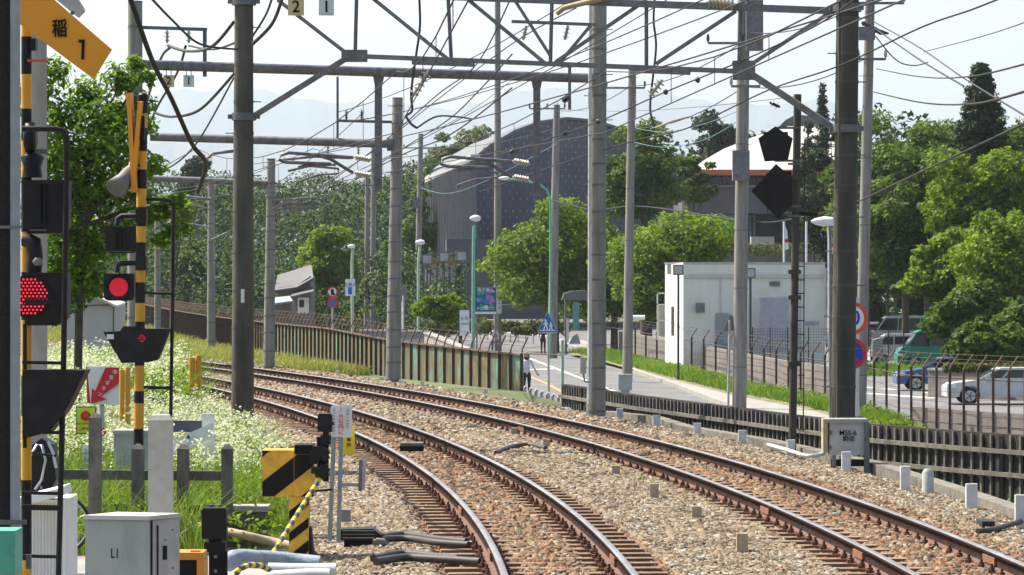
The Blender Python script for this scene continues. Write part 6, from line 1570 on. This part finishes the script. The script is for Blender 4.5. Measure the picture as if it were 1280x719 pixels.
# the wood behind everything: one mass
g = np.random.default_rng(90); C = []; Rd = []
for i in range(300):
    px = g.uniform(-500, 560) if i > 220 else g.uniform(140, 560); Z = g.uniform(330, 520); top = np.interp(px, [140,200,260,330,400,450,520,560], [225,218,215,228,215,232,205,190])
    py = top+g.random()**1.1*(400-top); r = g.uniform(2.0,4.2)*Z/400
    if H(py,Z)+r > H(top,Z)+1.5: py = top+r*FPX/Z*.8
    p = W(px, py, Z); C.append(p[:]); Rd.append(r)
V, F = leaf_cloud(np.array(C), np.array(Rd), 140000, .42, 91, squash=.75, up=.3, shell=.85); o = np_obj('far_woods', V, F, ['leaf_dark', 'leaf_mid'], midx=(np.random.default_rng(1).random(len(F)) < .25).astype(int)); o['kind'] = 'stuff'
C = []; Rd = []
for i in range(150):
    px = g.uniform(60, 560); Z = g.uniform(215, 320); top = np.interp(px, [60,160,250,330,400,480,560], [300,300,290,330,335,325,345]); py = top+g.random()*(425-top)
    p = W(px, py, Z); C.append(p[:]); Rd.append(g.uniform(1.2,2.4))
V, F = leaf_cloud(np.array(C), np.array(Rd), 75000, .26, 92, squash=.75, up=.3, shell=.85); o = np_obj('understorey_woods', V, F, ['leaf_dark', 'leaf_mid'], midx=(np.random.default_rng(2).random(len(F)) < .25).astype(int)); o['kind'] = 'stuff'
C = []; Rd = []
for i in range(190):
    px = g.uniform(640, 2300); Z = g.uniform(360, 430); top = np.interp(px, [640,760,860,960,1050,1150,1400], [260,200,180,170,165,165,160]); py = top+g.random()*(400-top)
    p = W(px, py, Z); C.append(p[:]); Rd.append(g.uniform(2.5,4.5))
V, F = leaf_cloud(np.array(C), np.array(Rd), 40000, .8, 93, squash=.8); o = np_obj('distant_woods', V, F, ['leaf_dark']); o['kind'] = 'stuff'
# clipped hedges
def hedge(name, label, px0, px1, py0, py1, Z, n, seed, m='leaf_olive', d=1.0):
    x0, x1 = X(px0,Z), X(px1,Z); z0, z1 = H(py1,Z), H(py0,Z); K = max(2, int((x1-x0)/((z1-z0)*.8))+1)
    C = np.array([(x0+(x1-x0)*(i+.5)/K, Z, (z0+z1)/2) for i in range(K)]); Rd = np.full(K, (z1-z0)*.56)
    V, F = leaf_cloud(C, Rd, n, .16, seed, squash=1, up=.6, shell=.8); return tag(np_obj(name, V, F, [m]), label, 'hedge')
for i, (a, b_, c, d_, Z, lab) in enumerate([(536,552,402,420,205,'clipped round bush at the foot of the bright drooping bush'),(552,573,400,418,208,'clipped round bush beside the standing notice'),(588,610,398,416,222,'clipped yellow green bush behind the green lamp post'),(600,632,402,417,216,'low clipped bush behind the person in a white shirt'),(627,648,402,413,226,'low clipped bush just past the thin pole'),(655,710,400,417,228,'long clipped hedge with orange tinted top by the blue triangle sign'),(640,664,409,418,224,'small clipped mound before the long hedge'),(900,1040,305,319,244,'long clipped hedge on the terrace behind the white building'),(1180,1285,455,464,130,'overgrown hedge lip along the tall grey wall')]):
    hedge('hedge', lab, a, b_, c, d_, Z, 2200 if b_-a > 40 else 1100, 100+i)
# ------------------------------------------------ grass and flowers
def blades(name, P, h, w, m, seed, lean=.35, kind='stuff'):
    g = np.random.default_rng(seed); n = len(P); hh = h*(.5+.8*g.random(n)); a = g.random(n)*6.28; t = np.stack([np.cos(a), np.sin(a), np.zeros(n)], 1)*w[:,None]/2 if hasattr(w, '__len__') else np.stack([np.cos(a), np.sin(a), np.zeros(n)], 1)*w/2
    dr = np.stack([g.normal(size=n)*lean, g.normal(size=n)*lean, np.ones(n)], 1)*hh[:,None]; bend = np.stack([g.normal(size=n)*.3, g.normal(size=n)*.3, np.zeros(n)], 1)*hh[:,None]
    V = np.stack([P-t, P+t, P+dr*.6+t*.7, P+dr+bend, P+dr*.6-t*.7], 1).reshape(-1,3)
    k = np.arange(n)*5; F = np.concatenate([np.stack([k,k+1,k+2,k+4],1), np.stack([k+4,k+2,k+3,k+3],1)])
    Fq = np.stack([k,k+1,k+2,k+4],1); tri = np.stack([k+4,k+2,k+3],1)
    me = bpy.data.meshes.new(name); me.vertices.add(len(V)); me.vertices.foreach_set('co', V.astype(np.float32).ravel())
    lv = np.concatenate([Fq.ravel(), tri.ravel()]).astype(np.int32); me.loops.add(len(lv)); me.loops.foreach_set('vertex_index', lv)
    tot = np.concatenate([np.full(n,4), np.full(n,3)]).astype(np.int32); st = np.concatenate([[0], np.cumsum(tot)[:-1]]).astype(np.int32)
    me.polygons.add(2*n); me.polygons.foreach_set('loop_start', st); me.polygons.foreach_set('loop_total', tot); me.materials.append(M[m]); me.update(calc_edges=True)
    o = bpy.data.objects.new(name, me); COL.objects.link(o); o['kind'] = kind; return o
def bank_pts(n, y0, y1, u0, u1, seed, pw=1.0):
    g = np.random.default_rng(seed); y = y0+(y1-y0)*g.random(n)**pw; u = u0+(u1-u0)*g.random(n)
    x = np.interp(y, TL[1], TL[0])+u; z = np.array([bankz(a, b_) for a, b_ in zip(x, y)]); return np.stack([x,y,z], 1)
P = bank_pts(42000, 36, 66, -6.2, -2.0, 201); u = P[:,0]-np.interp(P[:,1], TL[1], TL[0]); P = P[(u < -2.7-.5*np.sin(P[:,1]*.9)*.5) & ((P[:,1] > 40) | (u < -3.4))]
blades('weed_grass', P[::2], .62, .018, 'grass', 202); blades('dry_weed_grass', P[1::5], .6, .014, 'grass_dry', 207)
P = bank_pts(22000, 66, 135, -9, -2.1, 203); blades('weed_grass', P, .38, .03, 'grass', 204)
P = bank_pts(9000, 37, 62, -6.2, -2.7, 205); V, F = leaf_cloud(P+np.array([0,0,.26]), np.full(len(P), .28), 26000, .075, 206, squash=.9, shell=.1); np_obj('weed_foliage', V, F, ['leaf_bright'])['kind'] = 'stuff'
# white wildflowers: flat heads of tiny florets on stems
def flowers(name, P, hmin, hmax, head_r, seed, per=9, fs=.016):
    g = np.random.default_rng(seed); n = len(P); H_ = hmin+(hmax-hmin)*g.random(n); top = P+np.stack([g.normal(size=n)*.06, g.normal(size=n)*.06, H_], 1)
    C = np.repeat(top, per, 0)+g.normal(size=(n*per,3))*np.array([head_r, head_r, head_r*.45]); N = len(C); s = fs*(.6+.8*g.random(N))[:,None]
    nr = g.normal(size=(N,3))*.5+np.array([0,-.3,.9]); nr /= np.linalg.norm(nr, axis=1)[:,None]; t = np.cross(nr, g.normal(size=(N,3))); t /= np.linalg.norm(t, axis=1)[:,None]; b = np.cross(nr, t)
    V = np.stack([C-t*s, C+b*s, C+t*s, C-b*s], 1).reshape(-1,3); np_obj(name, V, np.arange(N*4).reshape(-1,4), ['petal'])['kind'] = 'stuff'
P = bank_pts(4200, 43, 66, -6.5, -2.3, 211); u = P[:,0]-np.interp(P[:,1], TL[1], TL[0]); P = P[(u < -2.5-.3*np.sin(P[:,1]))]
flowers('white_wildflower_foliage', P, .3, .75, .05, 212, 9, .016)
P = bank_pts(1500, 66, 100, -7, -2.4, 213); flowers('white_wildflower_foliage', P, .3, .6, .07, 214, 8, .024)
P = bank_pts(1500, 46, 64, -7.8, -4.9, 215); flowers('white_wildflower_foliage', P, .7, 1.3, .06, 216, 12, .018); blades('tall_grass', P, 1.0, .02, 'grass', 217)
P = bank_pts(900, 42, 60, -5.5, -3.0, 218); flowers('white_wildflower_foliage', P, .5, .95, .05, 219, 10, .016)
g = np.random.default_rng(250); n = 9000; y = g.uniform(58, 80, n); x = np.array([X(a, b_) for a, b_ in zip(g.uniform(20, 232, n), y)]); P = np.stack([x, y, np.full(n, -.12)], 1)
blades('tall_grass', P[:5000], 1.05, .03, 'grass', 251); flowers('white_wildflower_foliage', P[5000:6500], .7, 1.3, .07, 252, 9, .02)
V, F = leaf_cloud(P[6500:]+np.stack([np.zeros(2500), np.zeros(2500), g.uniform(.2,1.0,2500)], 1), np.full(2500, .3), 14000, .11, 253, shell=.1); np_obj('weed_foliage', V, F, ['leaf_bright'])['kind'] = 'stuff'
# dry bank beyond the outer track
g = np.random.default_rng(220); n = 26000; y = 104+110*g.random(n)**1.2; x0 = np.interp(y, TR[1], TR[0])+2.6; x1 = np.interp(y, [f.y for f in FEN], [f.x for f in FEN])-.3
k = x1 > x0; x = x0+(x1-x0)*g.random(n); P = np.stack([x, y, np.full(n, -.3)], 1)[k]; blades('dry_grass', P, .28, .04, 'grass_dry', 221)
# verge grass by the street
g = np.random.default_rng(230); n = 15000; t = g.random(n)*8.0; fx = np.array([p.x for p in F2[:10]]); fy = np.array([p.y for p in F2[:10]]); i0 = np.clip(t.astype(int), 0, 8); fr_ = t-i0
y = fy[i0]*(1-fr_)+fy[i0+1]*fr_; x = fx[i0]*(1-fr_)+fx[i0+1]*fr_-g.random(n)*(1.1+.010*(y-100)); blades('verge_grass', np.stack([x, y-g.random(n)*2.5, np.full(n, ZR+.1)], 1), .34, .035, 'grass', 231)
k_ = g.random(420) < 2; t = g.uniform(2.2,7.6,420); i0 = t.astype(int); fr_ = t-i0; y = fy[i0]*(1-fr_)+fy[i0+1]*fr_; x = fx[i0]*(1-fr_)+fx[i0+1]*fr_-g.random(420)*.8
V, F = leaf_cloud(np.stack([x, y-g.random(420), np.full(420, ZR+.25)], 1), g.uniform(.12,.3,420), 9000, .10, 234, squash=1.1, shell=.2); np_obj('verge_weed_foliage', V, F, ['leaf_bright'])['kind'] = 'stuff'
n = 2500; y = g.uniform(160,176,n); x = np.array([X(px_, yy) for px_, yy in zip(g.uniform(1078,1175,n), y)]); blades('car_park_grass', np.stack([x, y, np.full(n, ZR)], 1), .3, .05, 'grass', 232)
P = np.array([[X(px_, 101)+g.normal()*.25, 101+g.normal()*.5, ZR] for px_ in g.choice([1100,1112,1120,1125,1040], 260)]); 
V, F = leaf_cloud(P+np.array([0,0,.25]), np.full(len(P), .22), 2600, .11, 233); tag(np_obj('weed_bush', V, F, ['leaf_bright']), 'leafy green weeds growing through the bent top fence next to the relay box', 'weeds')
P = bank_pts(60, 96, 100, 4.4, 5.0, 240)
for px, py, s, lab in ((802,600,.05,'tiny green weed in the ballast beside a tan peg'),(562,588,.06,'tiny green weed between the rails of the inner track')):
    c = Vector((X(px,GZ(py,-.17)), GZ(py,-.17), -.15)); V, F = leaf_cloud(np.array([c[:]]), np.array([s]), 60, .03, 241); tag(np_obj('small_weed', V, F, ['leaf_bright']), lab, 'weed')
# ================================================================== MOUNTAINS AND AIR
def ridge(name, D, pts, seed, rough):
    g = np.random.default_rng(seed); pxs = np.arange(-900, 2200, 12); top = np.interp(pxs, [p[0] for p in pts], [p[1] for p in pts])
    nz = sum(np.interp(pxs, np.arange(-900, 2300, st), g.normal(size=len(np.arange(-900, 2300, st))))*a for st, a in ((160, rough), (60, rough*.5), (24, rough*.25)))
    top = top+nz; rows = 9; V = []; F = []
    for j in range(rows):
        t = j/(rows-1)
        for px, ty in zip(pxs, top): V.append((X(px,D), D-900*(1-t)+g.normal()*40, ZR+(H(ty,D)-ZR)*(t**1.2)+g.normal()*8*math.sin(math.pi*t)))
    for px, ty in zip(pxs, top): V.append((X(px,D), D+1200, ZR))
    n = len(pxs)
    for j in range(rows):
        for i in range(n-1): F.append((j*n+i, j*n+i+1, (j+1)*n+i+1, (j+1)*n+i))
    struct(np_obj(name, V, F, ['mountain'], smooth=True))
ridge('mountains', 15500, [(-900,150),(100,125),(200,118),(330,112),(420,132),(480,128),(560,145),(640,118),(740,105),(820,118),(1000,150),(2200,160)], 301, 6)
ridge('mountains', 12500, [(-900,210),(100,190),(300,165),(400,175),(520,200),(640,190),(800,215),(1100,230),(2200,230)], 302, 6)
m = bpy.data.materials.new('haze'); m.use_nodes = True; n_ = m.node_tree.nodes; n_.clear()
o_ = n_.new("ShaderNodeOutputMaterial"); v_ = n_.new("ShaderNodeVolumePrincipled"); v_.inputs["Color"].default_value = (.80,.91,1,1); v_.inputs["Density"].default_value = .00010; v_.inputs["Anisotropy"].default_value = .3
m.node_tree.links.new(v_.outputs[0], o_.inputs["Volume"]); M['haze'] = m
o = MB().box((0, 8600, 700), (18000, 17600, 1406), 'haze').build('haze'); o['kind'] = 'stuff'; o.visible_shadow = True
